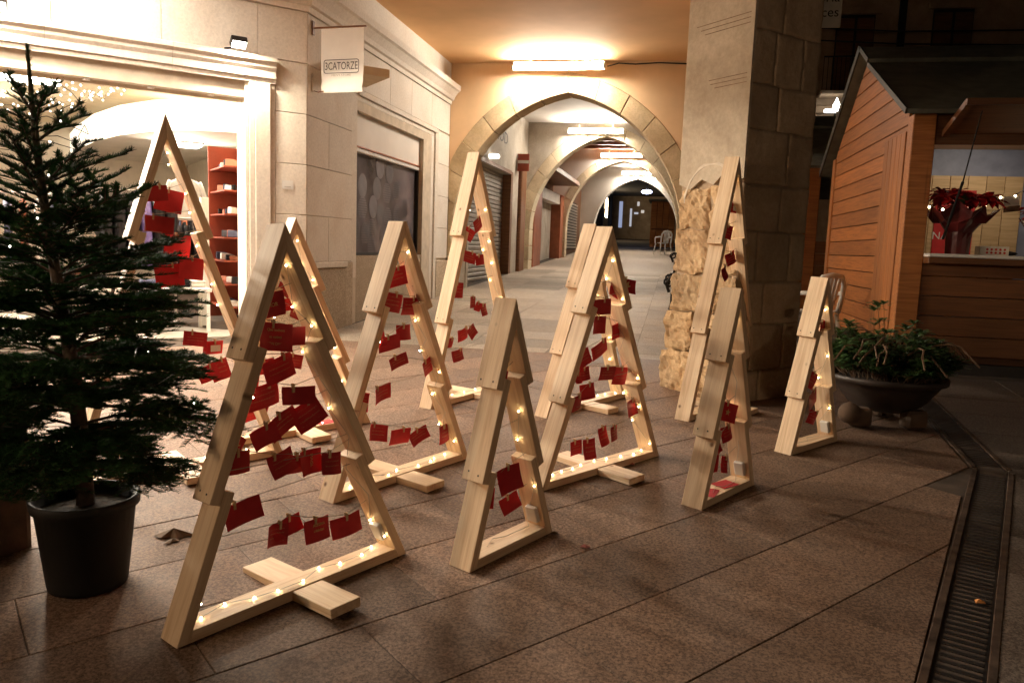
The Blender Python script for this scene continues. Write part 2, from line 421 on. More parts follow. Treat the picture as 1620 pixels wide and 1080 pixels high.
# ---- drain
DR = thing('drain_channel', 'rusty slotted drain grating running between the paving slabs', 'drain', (1.94, 5.34, gz(1.94, 5.34)))
def strip(p0, p1, w0, w1, z0, z1):
    """box between ground points p0, p1, from lateral offset w0 to w1 (to the right of travel)"""
    d = Vector((p1[0] - p0[0], p1[1] - p0[1])).normalized(); n = Vector((d.y, -d.x))
    poly = [(p0[0] + n.x * w0, p0[1] + n.y * w0), (p1[0] + n.x * w0, p1[1] + n.y * w0), (p1[0] + n.x * w1, p1[1] + n.y * w1), (p0[0] + n.x * w1, p0[1] + n.y * w1)]
    return [Vector((x, y, gz(x, y) + z0)) for x, y in poly], z1 - z0
paths = [((.245, 1.1), (1.945, 5.34)), ((1.945, 5.36), (2.21, 8.5))]
bar_me = None
for (p0, p1) in paths:
    L = math.hypot(p1[0] - p0[0], p1[1] - p0[1]); d = Vector((p1[0] - p0[0], p1[1] - p0[1])) / L; n = Vector((d.y, -d.x))
    for a, b in ((0, .032), (.198, .23)):
        poly, h = strip(p0, p1, a, b, -.05, .004); MB().prism(poly, (0, 0, h)).build('drain_edge', M['drain_frame'], DR, bevel=.003)
    poly, h = strip(p0, p1, .032, .198, -.06, -.05); MB().prism(poly, (0, 0, h)).build('channel_bed', M['dark'], DR)
    for a, b in ((.034, .044), (.186, .196)):
        poly, h = strip(p0, p1, a, b, -.026, -.004); MB().prism(poly, (0, 0, h)).build('grate_rail', M['iron'], DR)
    if bar_me is None:
        bar_me = bpy.data.meshes.new('grate_bar'); t_ = MB().box((0, 0, 0), (.14, .024, .016)); bar_me.from_pydata(t_.v, [], t_.f); bar_me.materials.append(M['iron'])
    k = 0; pos = .05 if p0[1] < 2 else .08
    step = .046
    k0 = 1.2 if p0[1] < 2 else 0
    while pos < L - .02:
        if pos > k0 and abs((pos % 1.0) - .5) > .012 and not (p0[1] > 2 and pos > 1.35):
            c = Vector(p0) + d * pos + n * .115
            o = link('grate_bar', bar_me, DR)
            o.matrix_basis = basis_chain(DR).inverted() @ Matrix.Translation((c.x, c.y, gz(c.x, c.y) - .011)) @ Matrix.Rotation(math.atan2(n.y, n.x), 4, 'Z')
        pos += step
    # beyond the part where single bars can be told apart the bars are one piece
    st = MB(); pos = .05
    if p0[1] < 2:
        while pos < 1.2:
            c = Vector(p0) + d * pos + n * .115; st.box((c.x, c.y, gz(c.x, c.y) - .011), (.14, .024, .016), Matrix.Rotation(math.atan2(n.y, n.x), 3, 'Z')); pos += step
    else:
        pos = 1.36
        while pos < L - .02:
            c = Vector(p0) + d * pos + n * .115; st.box((c.x, c.y, gz(c.x, c.y) - .011), (.14, .024, .016), Matrix.Rotation(math.atan2(n.y, n.x), 3, 'Z')); pos += step
    tag(st.build('grate_bars', M['iron'], DR), kind='stuff')

# ================================================================== the shop building on the corner
C0 = Vector((-4.3, 8.53, 0)); AA = Vector((-.7193, -.6947, 0)); NI = Vector((-.6947, .7193, 0))
def A(s, d, z): return C0 + AA * s + NI * d + Vector((0, 0, z))
SB = thing('shop_building', 'cream stone corner building with a wide shop opening and a shuttered side window', 'building', (-4.6, 8.6, .34))
def abox(s0, s1, d0, d1, z0, z1):
    return MB().prism([A(s0, d0, z0), A(s1, d0, z0), A(s1, d1, z0), A(s0, d1, z0)], (0, 0, z1 - z0))
def bbox(y0, y1, x0, x1, z0, z1): return MB().lohi((x0, y0, z0), (x1, y1, z1))
# cores (mortar colour shows in the joints)
wc = MB()
for s0, s1, z0, z1 in ((.0, .66, 0, 4.83), (.66, 7.0, 3.06, 4.83)):
    wc.prism([A(s0, .022, z0), A(s1, .022, z0), A(s1, .42, z0), A(s0, .42, z0)], (0, 0, z1 - z0))
for y0, y1, z0, z1 in ((8.54, 10.03, 0, 4.83), (12.85, 14.3, 0, 4.83), (10.03, 12.85, 3.262, 4.83)):
    wc.lohi((-4.80, y0, z0), (-4.322, y1, z1))
wc.build('wall', M['mortar'], SB)
ZC = [1.24, 1.795, 2.375, 2.95, 3.52, 4.09]
G_ = .0028
def ablock(s0, s1, z0, z1): abox(s0 + G_, s1 - G_, 0, .03, z0 + G_, z1 - G_).build('stone_block', M['cream'], SB, bevel=.004)
def bblock(y0, y1, z0, z1, x=-4.30): bbox(y0 + G_, y1 - G_, -4.35, x, z0 + G_, z1 - G_).build('stone_block', M['cream'], SB, bevel=.004)
for i in range(5):
    z0, z1 = ZC[i], ZC[i + 1]
    if i < 4: ablock(.0, .37, z0, z1)
    if i % 2: bblock(8.535, 9.62, z0, z1)
    else: bblock(8.535, 9.12, z0, z1); bblock(9.12, 9.62, z0, z1)
    if i < 4:
        bblock(9.62, 9.84, z0, z1, -4.308)
        bblock(13.56, 14.29, z0, z1) 
for s0, s1 in ((0, .556), (.556, 1.546), (1.546, 2.543), (2.543, 3.54), (3.54, 4.54), (4.54, 5.5)): ablock(s0, s1, 3.52, 4.09)
for y0, y1 in ((9.62, 11.2), (11.2, 12.15), (12.15, 13.2), (13.2, 14.29)): bblock(y0, y1, 3.54, 4.09)
# upper band above the cornice
abox(0.0, 6.5, -.004, .03, 4.45, 4.84).build('upper_band', M['cream'], SB); bbox(8.53, 14.3, -4.34, -4.297, 4.45, 4.84).build('upper_band', M['cream'], SB)
# plinth and ledge
abox(0.0, .37, -.03, .03, .2, 1.16).build('plinth', M['plinth'], SB, bevel=.006)
bbox(8.53, 9.62, -4.35, -4.272, .2, 1.16).build('plinth', M['plinth'], SB, bevel=.006)
bbox(9.64, 9.86, -4.35, -4.288, .2, 1.23).build('plinth', M['plinth'], SB, bevel=.006)
bbox(13.56, 14.29, -4.35, -4.275, .2, 1.2).build('plinth', M['plinth'], SB, bevel=.006)
abox(0.0, .36, -.05, .03, 1.165, 1.24).build('ledge', M['cream_mould'], SB, bevel=.012, seg=2)
bbox(8.50, 9.62, -4.35, -4.25, 1.165, 1.24).build('ledge', M['cream_mould'], SB, bevel=.012, seg=2)
# jamb of the shop opening
jm = MB()
for s0, s1, d0 in ((.372, .43, -.012), (.43, .60, -.05), (.60, .66, -.03), (.66, .70, -.005)):
    jm.prism([A(s0, d0, .2), A(s1, d0, .2), A(s1, .40, .2), A(s0, .40, .2)], (0, 0, 3.03))
jm.build('door_jamb', M['cream_mould'], SB, bevel=.006)
# lintel with joints
LP = [(0.03, 3.235), (-.03, 3.235), (-.035, 3.285), (-.055, 3.29), (-.06, 3.36), (-.085, 3.40), (-.085, 3.43), (-.12, 3.46), (-.12, 3.505), (-.10, 3.515), (.03, 3.515)]
for s0, s1 in ((.372, 1.45), (1.453, 2.6), (2.603, 3.75), (3.753, 4.9), (4.903, 6.0)):
    MB().prism([A(s0, d, z) for d, z in LP], AA * (s1 - s0)).build('lintel_stone', M['cream_mould'], SB)
sf = abox(.66, 6.0, .03, .40, 3.055, 3.232).build('shutter_box', M['cream_mould'], SB, bevel=.01)
abox(.70, 6.0, .12, .18, 3.02, 3.054).build('shutter_slot', M['mortar'], sf)
for s in (1.05, 1.65, 2.25): MB().lathe([(.0, .0), (.035, .0), (.035, .02)], 10, A(s, .07, 3.035)).build('sensor', M['plastic_white'], sf)
# cornice round the corner
PR = [(0.0, 4.09), (.03, 4.09), (.035, 4.15), (.07, 4.165), (.09, 4.22), (.16, 4.31), (.195, 4.33), (.20, 4.42), (.0, 4.46)]
oa = Vector((.6947, -.7193, 0)); ob = Vector((1, 0, 0)); om = (oa + ob) / (1 + oa.dot(ob))
cm = MB(); rows = []
for base, o in ((A(6.5, 0, 0), oa), (A(0, 0, 0), om), (Vector((-4.3, 14.28, 0)), ob)): rows.append([base + o * p + Vector((0, 0, z)) for p, z in PR])
k = len(PR)
cm.add([p for r in rows for p in r], [(r * k + i, r * k + (i + 1), (r + 1) * k + i + 1, (r + 1) * k + i) for r in (0, 1) for i in range(k - 1)] + [tuple(2 * k + i for i in range(k))])
cm.build('cornice', M['cream_mould'], SB, fixn=True)
# side window
bbox(9.84, 10.03, -4.42, -4.315, 1.0, 3.54).build('window_jamb', M['cream_mould'], SB, bevel=.01)
for kx, (a, b, x) in enumerate(((0, .07, -4.385), (.07, .13, -4.352), (.13, .20, -4.318), (.20, .275, -4.285))):
    MB().lohi((-4.46, 10.03, 3.262 + a), (x, 12.98 + b * 2.2, 3.262 + b - .002)).build('window_moulding', M['cream_mould'], SB, bevel=.006)
    MB().lohi((-4.46, 12.98 + a * 2.2, .3), (x, 12.98 + b * 2.2 - .003, 3.262 + a - .002)).build('window_moulding', M['cream_mould'], SB, bevel=.006)
bbox(10.03, 12.98, -4.40, -4.335, .2, 1.31).build('window_apron', M['plinth'], SB)
WI = bbox(10.03, 12.98, -4.47, -4.455, 1.31, 3.262).build('window', M['glass'], SB)
bbox(10.03, 12.98, -4.454, -4.395, 2.80, 3.26).build('blind_box', M['paint_white'], WI)
bl = MB().lohi((-4.452, 10.04, 2.735), (-4.39, 12.90, 2.797)); bl.build('roller_rail', M['plastic_white'], WI, bevel=.008)
bbox(10.03, 12.95, -4.39, -4.375, 2.797, 2.815).build('rail_strip', M['red_wood'], WI)
bbox(12.80, 12.86, -4.452, -4.40, 1.33, 2.73).build('window_frame', M['iron_black'], WI); bbox(12.88, 12.95, -4.452, -4.39, 1.33, 2.78).build('window_frame', M['red_wood'], WI)
bbox(10.04, 12.80, -4.452, -4.42, 1.313, 1.352).build('window_frame', M['iron_black'], WI)
ov = bpy.data.meshes.new('film_oval'); seg = 22
# a frosted oval made of thin stripes
tm = MB()
for i in range(9):
    z = -.8 + i * .2; w = math.sqrt(max(0, 1 - z * z)); z2 = z + .14; w2 = math.sqrt(max(0, 1 - min(1, z2) ** 2))
    if w < .05 and w2 < .05: continue
    tm.add([(0, -w * .16, z * .17), (0, w * .16, z * .17), (0, w2 * .16, z2 * .17), (0, -w2 * .16, z2 * .17)], [(0, 1, 2, 3)])
ov.from_pydata(tm.v, [], tm.f); ov.materials.append(M['oval'])
ov2 = bpy.data.meshes.new('film_oval'); ov2.from_pydata([(0, math.cos(t * 2 * math.pi / seg) * .16, math.sin(t * 2 * math.pi / seg) * .17) for t in range(seg)], [], [tuple(range(seg))]); ov2.materials.append(M['oval'])
for i, (y, z, st) in enumerate(((10.2, 2.28, 0), (10.55, 2.30, 1), (11.1, 2.30, 1), (11.5, 2.25, 0), (10.55, 1.98, 0), (10.2, 1.95, 1), (10.95, 2.02, 1), (11.25, 1.92, 1), (11.55, 1.88, 0), (11.95, 1.95, 0), (11.9, 2.32, 0), (11.2, 2.62, 1), (11.6, 2.58, 1), (10.9, 1.68, 0), (10.3, 1.65, 0), (10.65, 1.62, 0), (11.4, 1.60, 0), (12.3, 2.05, 0), (10.2, 1.42, 0), (10.9, 1.42, 0))):
    link('film_oval', ov2 if st else ov, WI, Matrix.Translation(Vector((-4.452 + .0004 * i, y, z)) - Vector((-4.6, 8.6, .34))))
# floodlights over the opening
def flood(s, label, yaw):
    p = A(s, -.16, 3.60)
    o = thing('floodlight', label, 'floodlight', p, group='floodlights on the lintel')
    m = Matrix.Rotation(math.atan2(oa.y, oa.x) + math.pi / 2 + yaw, 3, 'Z') @ Matrix.Rotation(math.radians(58), 3, 'X')
    MB().box(p, (.17, .07, .12), m).build('lamp_body', M['iron_black'], o, bevel=.012, seg=2)
    f_ = MB().box(p + m @ Vector((0, -.037, 0)), (.145, .006, .095), m).build('lamp_glass', M['lamp_face'], o)
    MB().tube([p + m @ Vector((.0, .04, -.02)), p + Vector((-.06, .10, -.03)), A(s + .12, -.02, 3.545)], .009, 6).build('bracket', M['iron_black'], o)
    return o, p, m
fl1, p1, m1 = flood(.80, 'black floodlight on the lintel corner beside the banner', 0)
fl2, p2, m2 = flood(2.98, 'black floodlight on the lintel above the fir tip', 0)
fl3, p3, m3 = flood(5.15, 'added black floodlight, out of view, farthest along the lintel', 0)  # added beyond the view, continues the row to light the frames
FLOODS = [(fl1, p1, m1), (fl2, p2, m2), (fl3, p3, m3)]
# small plate on the wall
tag(abox(.16, .29, -.008, -.001, 2.08, 2.18).build('wall_plate', M['plastic_white']), 'small white plate fixed to the stone beside the shop jamb', 'plate')
pl_ = bpy.data.objects['wall_plate']
MB().prism([A(.19, -.009, 2.105), A(.265, -.009, 2.105), A(.265, -.009, 2.112), A(.19, -.009, 2.112)], oa * .0006).build('print_line', M['ink_grey'], pl_)
# banner
BN = thing('banner_sign', 'white cloth banner with black lettering hung from an iron bracket', 'banner', (-4.28, 8.66, 3.95))
bd = Vector((.9945, -.105, 0)); bn_ = Vector((-.105, -.9945, 0))
b0 = Vector((-4.28, 8.66, 0))
cl = MB(); nxn, nzn = 8, 12
vs = []
for j in range(nzn + 1):
    for i in range(nxn + 1):
        u, w = i / nxn, j / nzn
        p = b0 + bd * (.10 + .55 * u) + Vector((0, 0, 3.935 - .715 * w - .008 * u)) + bn_ * (.012 * math.sin(3 * u + 5 * w) * w + (.02 * (w > .86)) * math.sin((w - .86) * 22))
        vs.append(p)
cl.add(vs, [(j * (nxn + 1) + i, j * (nxn + 1) + i + 1, (j + 1) * (nxn + 1) + i + 1, (j + 1) * (nxn + 1) + i) for j in range(nzn) for i in range(nxn)])
cl.add([v - bn_ * .004 for v in vs], [(j * (nxn + 1) + i, (j + 1) * (nxn + 1) + i, (j + 1) * (nxn + 1) + i + 1, j * (nxn + 1) + i + 1) for j in range(nzn) for i in range(nxn)])
cl.build('cloth', M['banner'], BN, smooth=True)
MB().tube([b0 + Vector((0, 0, 3.95)), b0 + bd * .68 + Vector((0, 0, 3.942))], .011, 8).build('rod', M['brown_wood'], BN)
MB().tube([b0 + Vector((0, 0, 3.245)), b0 + bd * .06 + Vector((0, 0, 3.225)), b0 + bd * .13 + Vector((0, 0, 3.235))], .006, 6).build('lower_hook', M['brown_wood'], BN)
for z, h in ((3.95, .16), (3.42, .05), (3.33, .2)): MB().box(b0 + bd * .004 + Vector((-.012, 0, z)), (.012, .05, h)).build('wall_bracket', M['brown_wood'] if z > 3.9 else M['cream_mould'], BN, bevel=.004)
inv = basis_chain(BN).inverted()
def onb(u, z, off=.022):
    p = b0 + bd * u + Vector((0, 0, z)) + bn_ * off
    return inv @ Matrix(((bd.x, 0, bn_.x, p.x), (bd.y, 0, bn_.y, p.y), (0, 1, 0, p.z), (0, 0, 0, 1)))
tx = text('lettering', '3CATORZE', .122, M['ink'], BN, onb(.375, 3.505) @ Matrix.Scale(.70, 4, (1, 0, 0)))
text('lettering', "MEN'S STORE", .034, M['ink_grey'], BN, onb(.375, 3.405) @ Matrix.Scale(1.25, 4, (1, 0, 0)))
fr = MB(); rr = .02
def rrect(w, h, r):
    o = []
    for cxs, czs, a0 in ((1, 1, 0), (-1, 1, 90), (-1, -1, 180), (1, -1, 270)):
        for k_ in range(5):
            a_ = math.radians(a0 + k_ * 22.5); o.append((cxs * (w / 2 - r) + r * math.cos(a_), czs * (h / 2 - r) + r * math.sin(a_)))
    return o
o1, o2 = rrect(.46, .155, .028), rrect(.444, .139, .022)
m4 = onb(.375, 3.505, .021); n_ = len(o1)
fr.add([m4 @ Vector((x, y, 0)) for x, y in o1] + [m4 @ Vector((x, y, 0)) for x, y in o2], [(i, (i + 1) % n_, n_ + (i + 1) % n_, n_ + i) for i in range(n_)])
fr.build('lettering_border', M['ink'], BN, local=True)

# ================================================================== arcade arches
def pointed_arch(name, label, Y, xl, xr, zs, za, ring, th, top, xL, xR, wall_mat, ring_mat, base, nv=7, proud=.012, group='arches across the arcade'):
    o = thing(name, label, 'arch', ((xl + xr) / 2, Y, gz((xl + xr) / 2, Y)), group=group)
    xm = (xl + xr) / 2; h = (xr - xl) / 2; ha = za - zs; r = (h * h + ha * ha) / (2 * h)
    def arc(rr, sgn, n, full=True):
        c = xm + sgn * (h - r); am = math.acos(max(-1, min(1, (r - h) / rr)))
        return [(c + sgn * rr * math.cos(am * i / n), zs + rr * math.sin(am * i / n)) for i in range(n + 1)]
    n = nv * 3
    Ro = arc(r + ring, 1, n); Lo = arc(r + ring, -1, n)
    Ri = arc(r, 1, n); Li = arc(r, -1, n)
    poly = [(xL, base), (xL, top), (xR, top), (xR, base), (Ro[0][0], base)] + Ro + Lo[::-1][1:] + [(Lo[0][0], base)]
    if Lo[0][0] <= xL + .01:      # ring runs into the side wall
        poly = [(xL, top), (xR, top), (xR, base), (Ro[0][0], base)] + Ro + [p for p in Lo[::-1][1:] if p[0] > xL]
        lastz = max([p[1] for p in Lo if p[0] <= xL] + [zs]); poly.append((xL, lastz))
    MB().prism([(x, Y, z) for x, z in poly], (0, th, 0)).build('wall', wall_mat, o, fixn=True)
    rnd = random.Random(int(Y * 10))
    for sgn, I, O in ((1, Ri, Ro), (-1, Li, Lo)):
        for k_ in range(nv):
            ii = I[k_ * 3:k_ * 3 + 4]; oo = O[k_ * 3:k_ * 3 + 4]
            pts = ii + oo[::-1]
            if max(p[0] for p in pts) < xL + .02: continue
            pts = [(max(p[0], xL + .004), p[1]) for p in pts]
            cx_ = sum(p[0] for p in pts) / len(pts); cz_ = sum(p[1] for p in pts) / len(pts)
            pts = [(cx_ + (x - cx_) * .985, cz_ + (z - cz_) * .985) for x, z in pts]
            pr = proud + rnd.uniform(-.006, .008)
            MB().prism([(x, Y - pr, z) for x, z in pts], (0, th + pr + .01, 0)).build('voussoir', ring_mat, o, bevel=.008, fixn=True)
        zz = zs; kx = 0
        while zz > base + .05:
            z0 = max(base, zz - rnd.uniform(.38, .5)); xa, xb = sorted((I[0][0], O[0][0]))
            xa = max(xa, xL + .004)
            if xb - xa > .02:
                MB().lohi((xa, Y - proud - rnd.uniform(0, .01), z0 + .005), (xb, Y + th + .01, zz - .005)).build('pier_stone', ring_mat, o, bevel=.012)
            zz = z0
    return o
pointed_arch('stone_arch', 'large pointed sandstone arch in the orange wall nearest the timber frames', 14.3, -4.22, .05, 1.75, 4.30, .36, .5, 4.84, -4.30, 1.5, M['paint_orange'], M['sandstone'], .40)
pointed_arch('stone_arch', 'second pointed arch with crumbling plaster seen through the large arch', 22.0, -4.16, -.02, 2.0, 4.62, .34, .5, 5.25, -4.45, 1.4, M['plaster_grey'], M['sandstone_pale'], .7)
pointed_arch('stone_arch', 'third pointed arch under a bright lamp deep in the arcade', 28.9, -4.1, -.05, 2.3, 4.70, .30, .5, 5.6, -4.8, 1.4, M['paint_white'], M['sandstone_pale'], 1.0)
pointed_arch('stone_arch', 'farthest plain white pointed arch before the dark street', 35.6, -3.75, -.05, 2.4, 4.66, .12, .5, 5.8, -4.8, 1.4, M['paint_white'], M['paint_white'], 1.2)

# ceilings
def sheet(name, poly, z, th, mat, label):
    o = MB().prism([(x, y, z) for x, y in poly], (0, 0, th)).build(name, mat); tag(o, label, kind='structure'); return o
sheet('ceiling', [(-4.31, 14.29), (.98, 14.29), (.98, 7.55), (.55, 6.62), (-3.4, 2.5), (-9.2, 3.8), (-8.75, 4.2), (-4.31, 8.52)], 4.835, .3, M['paint_ceiling'], 'orange painted ceiling of the nearest arcade bay')
sheet('ceiling', [(-4.6, 14.81), (1.0, 14.81), (1.0, 21.98), (-4.6, 21.98)], 4.98, .2, M['paint_white'], 'pale flat ceiling behind the large arch')
cb = sheet('ceiling', [(-4.8, 22.52), (1.0, 22.52), (1.0, 28.88), (-4.8, 28.88)], 5.3, .2, M['brown_wood'], 'dark timber ceiling of the third arcade bay')
for i in range(6): MB().lohi((-4.6, 23.3 + i * 1.0, 5.08), (1.0, 23.45 + i * 1.0, 5.298)).build('beam', M['brown_wood'], cb, bevel=.01)
sheet('ceiling', [(-4.8, 29.42), (1.0, 29.42), (1.0, 35.58), (-4.8, 35.58)], 5.2, .2, M['plaster_grey'], 'pale ceiling of the fourth arcade bay')
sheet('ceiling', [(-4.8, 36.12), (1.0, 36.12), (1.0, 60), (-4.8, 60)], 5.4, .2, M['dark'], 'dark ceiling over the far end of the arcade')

# tubes on the arches
def tube_lamp(x0, x1, y, z0, z1, label, power, y1=None):
    o = thing('tube_lamp', label, 'lamp', ((x0 + x1) / 2, y, (z0 + z1) / 2), group='fluorescent tubes above the arches')
    a = Vector((x0, y, z0)); b = Vector((x1, y if y1 is None else y1, z1)); d = (b - a).normalized()
    MB().tube([a + d * .03, b - d * .03], .045, 10).build('tube', M['tube'], o, smooth=True)
    for p, q in ((a - d * .01, a + d * .03), (b - d * .03, b + d * .01)): MB().tube([p, q], .05, 10).build('end_cap', M['tube_cap'], o)
    mt_ = Matrix.Rotation(math.atan2(d.y, d.x), 3, 'Z')
    for q_ in (.2, .8): MB().tube([a.lerp(b, q_) + mt_ @ Vector((0, .06, .02)), a.lerp(b, q_) + mt_ @ Vector((0, .09, .12 if y < 10 else .2))], .008, 6).build('lamp_hanger', M['tube_cap'], o)
    MB().box((a + b) / 2 + mt_ @ Vector((0, .075, .02)), ((b - a).length, .03, .15), mt_).build('wall_shade_tray', M['tube_cap'], o, bevel=.006)  # plate made tall enough to shade the wall from the tube
    return o
tube_lamp(-3.07, -1.42, 13.98, 4.68, 4.71, 'bright fluorescent tube on the orange wall above the large arch', 1)
tube_lamp(-3.14, -1.60, 21.74, 4.70, 4.72, 'second fluorescent tube glowing above the crumbling arch', 1)
tube_lamp(-2.9, -1.4, 28.62, 4.86, 4.87, 'third fluorescent tube above the pale arch deep in the arcade', 1)
tube_lamp(-2.6, -1.2, 35.30, 4.88, 4.89, 'farthest fluorescent tube above the plain white arch', 1)
tube_lamp(-6.75, -5.65, 4.80, 4.72, 4.72, 'added fluorescent tube, out of view, under the orange ceiling before the shop opening', 1, 3.60)  # unseen tube added to light the left faces of the frames
tube_lamp(-5.55, -4.45, 6.6, 4.74, 4.74, 'added fluorescent tube, out of view, under the orange ceiling close to the corner banner', 1, 5.4)  # another unseen tube, added to brighten the same bay
cbm = MB().tube([(-1.40, 14.24, 4.74), (-1.2, 14.27, 4.80), (-.9, 14.27, 4.78), (-.5, 14.27, 4.80), (.0, 14.27, 4.775), (.6, 14.27, 4.79)], .012, 6)
tag(cbm.build('cable', M['ink'], smooth=True), 'black cable running from the first tube along the orange wall', 'cable')

# ---- left side of the hall behind the first arch
HW = thing('arcade_house', 'plastered house front with a steel shutter along the second bay', 'building', (-4.5, 18.4, .73))
hw = MB()
for y0, y1, z0, z1 in ((14.8, 15.7, .4, 5.0), (19.95, 22.0, .4, 5.0), (15.7, 19.95, 3.32, 5.0)): hw.lohi((-4.7, y0, z0), (-4.30, y1, z1))
hw.build('wall', M['plaster_grey'], HW)
sh = MB().lohi((-4.56, 15.7, .5), (-4.53, 19.95, 3.33)).build('shutter', M['shutter'], HW)
for i in range(26):
    z = .68 + i * .102
    MB().prism([(-4.53, 15.72, z), (-4.495, 15.72, z + .02), (-4.495, 15.72, z + .07), (-4.53, 15.72, z + .094)], (0, 4.2, 0)).build('shutter_slat', M['shutter'], sh)
MB().lohi((-4.5, 15.62, .5), (-4.27, 15.76, 3.40)).build('shutter_frame', M['plaster_grey'], HW); MB().lohi((-4.5, 19.78, .5), (-4.27, 20.02, 3.40)).build('shutter_frame', M['brown_wood'], HW); MB().lohi((-4.5, 15.76, 3.33), (-4.26, 19.78, 3.42)).build('shutter_frame', M['brown_wood'], HW)
MB().lohi((-4.31, 20.85, .75), (-4.2, 21.5, 3.95)).build('wood_post', M['brown_wood'], HW, bevel=.02)
mt = Matrix(((0, 0, 1, -4.29), (1, 0, 0, 18.6), (0, 1, 0, 4.13), (0, 0, 0, 1)))
text('wall_lettering', 'MOD', .40, M['ink'], HW, basis_chain(HW).inverted() @ mt @ Matrix.Scale(1.6, 4, (1, 0, 0)))
tag(MB().lathe([(0, -.05), (.12, -.04), (.14, 0), (.12, .05), (0, .06)], 14, (-4.2, 17.5, 3.52)).build('wall_lamp', emit('bulkhead lamp glass', (1, .95, .85), 3), smooth=True), 'round white lamp above the steel shutter', 'lamp')
rs = MB().lohi((-4.29, 20.6, 3.5), (-3.98, 20.64, 3.95)).build('blade_sign', M['red_panel']); tag(rs, 'small red and white blade sign beyond the steel shutter', 'sign')
MB().lohi((-4.28, 20.593, 3.70), (-3.99, 20.599, 3.78)).build('sign_band', M['plastic_white'], rs)
# third bay: red-brown shopfront
H2 = thing('red_shopfront', 'red brown timber shopfront with a pale door in the third bay', 'building', (-4.6, 26, 1.03))
MB().lohi((-5.0, 22.5, .9), (-4.62, 28.9, 5.3)).build('wall', M['brown_wood'], H2)
for y0, y1 in ((22.95, 24.2), (28.2, 28.9)): MB().lohi((-4.62, y0, .9), (-4.2, y1, 3.4)).build('post', M['red_wood'], H2, bevel=.01)
MB().lohi((-4.62, 24.2, 3.05), (-4.25, 28.2, 3.4)).build('header', M['paint_white'], H2, bevel=.01)
MB().lohi((-4.61, 25.0, .95), (-4.56, 28.2, 3.05)).build('door', M['plaster_grey'], H2); MB().lohi((-4.61, 24.2, .95), (-4.57, 25.0, 3.05)).build('door_gap', M['dark'], H2)
MB().lohi((-4.62, 23.0, 3.75), (-3.6, 28.6, 3.9)).build('awning_board', M['brown_wood'], H2, bevel=.01)
MB().lohi((-4.6, 24.4, 3.95), (-4.5, 26.2, 4.7)).build('fascia_panel', M['paint_white'], H2); MB().lohi((-4.6, 26.6, 3.95), (-4.35, 27.3, 4.8)).build('fascia_panel', M['red_panel'], H2)
# fourth bay shutter
H3 = thing('shutter_house', 'dark house front with a slatted shutter in the fourth bay', 'building', (-4.7, 32, 1.27))
MB().lohi((-5.0, 29.4, 1.1), (-4.4, 35.6, 5.2)).build('wall', M['brown_wood'], H3)
s3 = MB().lohi((-4.4, 30.6, 1.45), (-4.36, 34.0, 3.4)).build('shutter', M['dark'], H3)
for i in range(16): MB().lohi((-4.36, 30.62, 1.5 + i * .118), (-4.32, 33.98, 1.572 + i * .118)).build('shutter_slat', M['shutter'], s3)
# far street end
FE = thing('far_house', 'dark house closing the far street with a lit doorway', 'building', (-3.5, 60, 2.37))
MB().lohi((-14, 58, 1.5), (14, 59, 12)).build('wall', M['facade_dark'], FE)
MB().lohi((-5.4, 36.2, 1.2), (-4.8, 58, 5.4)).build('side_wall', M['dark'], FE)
lit = emit('lit doorway', (1, .80, .52), 14)
MB().lohi((-4.79, 50.5, 2.1), (-4.74, 54.0, 4.1)).build('doorway', M['plaster_grey'], FE); MB().prism([(-4.735, 51.6, 3.6), (-4.735, 53.2, 3.6), (-4.735, 53.2, 4.6), (-4.735, 52.6, 5.1), (-4.735, 51.8, 5.0)], (.01, 0, 0)).build('lit_fanlight', lit, FE)
for x, z, w, h, c in ((-4.3, 3.1, .25, 1.9, (.55, .65, 1)), (-3.5, 3.2, .14, 1.3, (.8, .85, 1)), (-3.0, 4.7, .16, .3, (1, 1, 1)), (-2.7, 4.2, .22, .2, (1, .95, .9)), (-3.2, 4.1, .3, .14, (.8, .85, 1))):
    MB().lohi((x, 57.97, z), (x + w, 57.99, z + h)).build('lit_window', emit('far window', c, .35), FE)
bl_ = thing('street_lamp', 'small blue white lamp glowing in the far street', 'lamp', (-1.8, 44, 4.6)); MB().ball((-1.8, 44, 4.72), .16, 10, 6, (1.8, 1, .7)).build('lamp_glass', emit('blue lamp', (.55, .62, 1), 25), bl_); MB().tube([(-1.8, 44, 4.75), (-1.8, 44, 5.4)], .02, 6).build('hanger', M['iron_black'], bl_)
BO = thing('wooden_booth', 'closed orange timber booth standing at the far end of the arcade', 'booth', (-.7, 40.3, gz(-.7, 40.3)))
for i in range(4): MB().lohi((-1.36 + i * .30, 39.9, 1.70), (-1.07 + i * .30, 41.5, 3.95)).build('plank', M['chalet'], BO, bevel=.008)
MB().lohi((-1.30, 39.88, 2.55), (-.2, 39.895, 2.62)).build('rail', M['chalet_dark'], BO)
MB().prism([(-1.5, 39.6, 3.96), (.0, 39.6, 3.96), (.0, 41.7, 3.96), (-1.5, 41.7, 3.96)], (0, 0, .1)).build('roof', M['roof'], BO)
ORD = ['first', 'second', 'third', 'fourth', 'fifth', 'sixth', 'seventh', 'eighth', 'ninth']
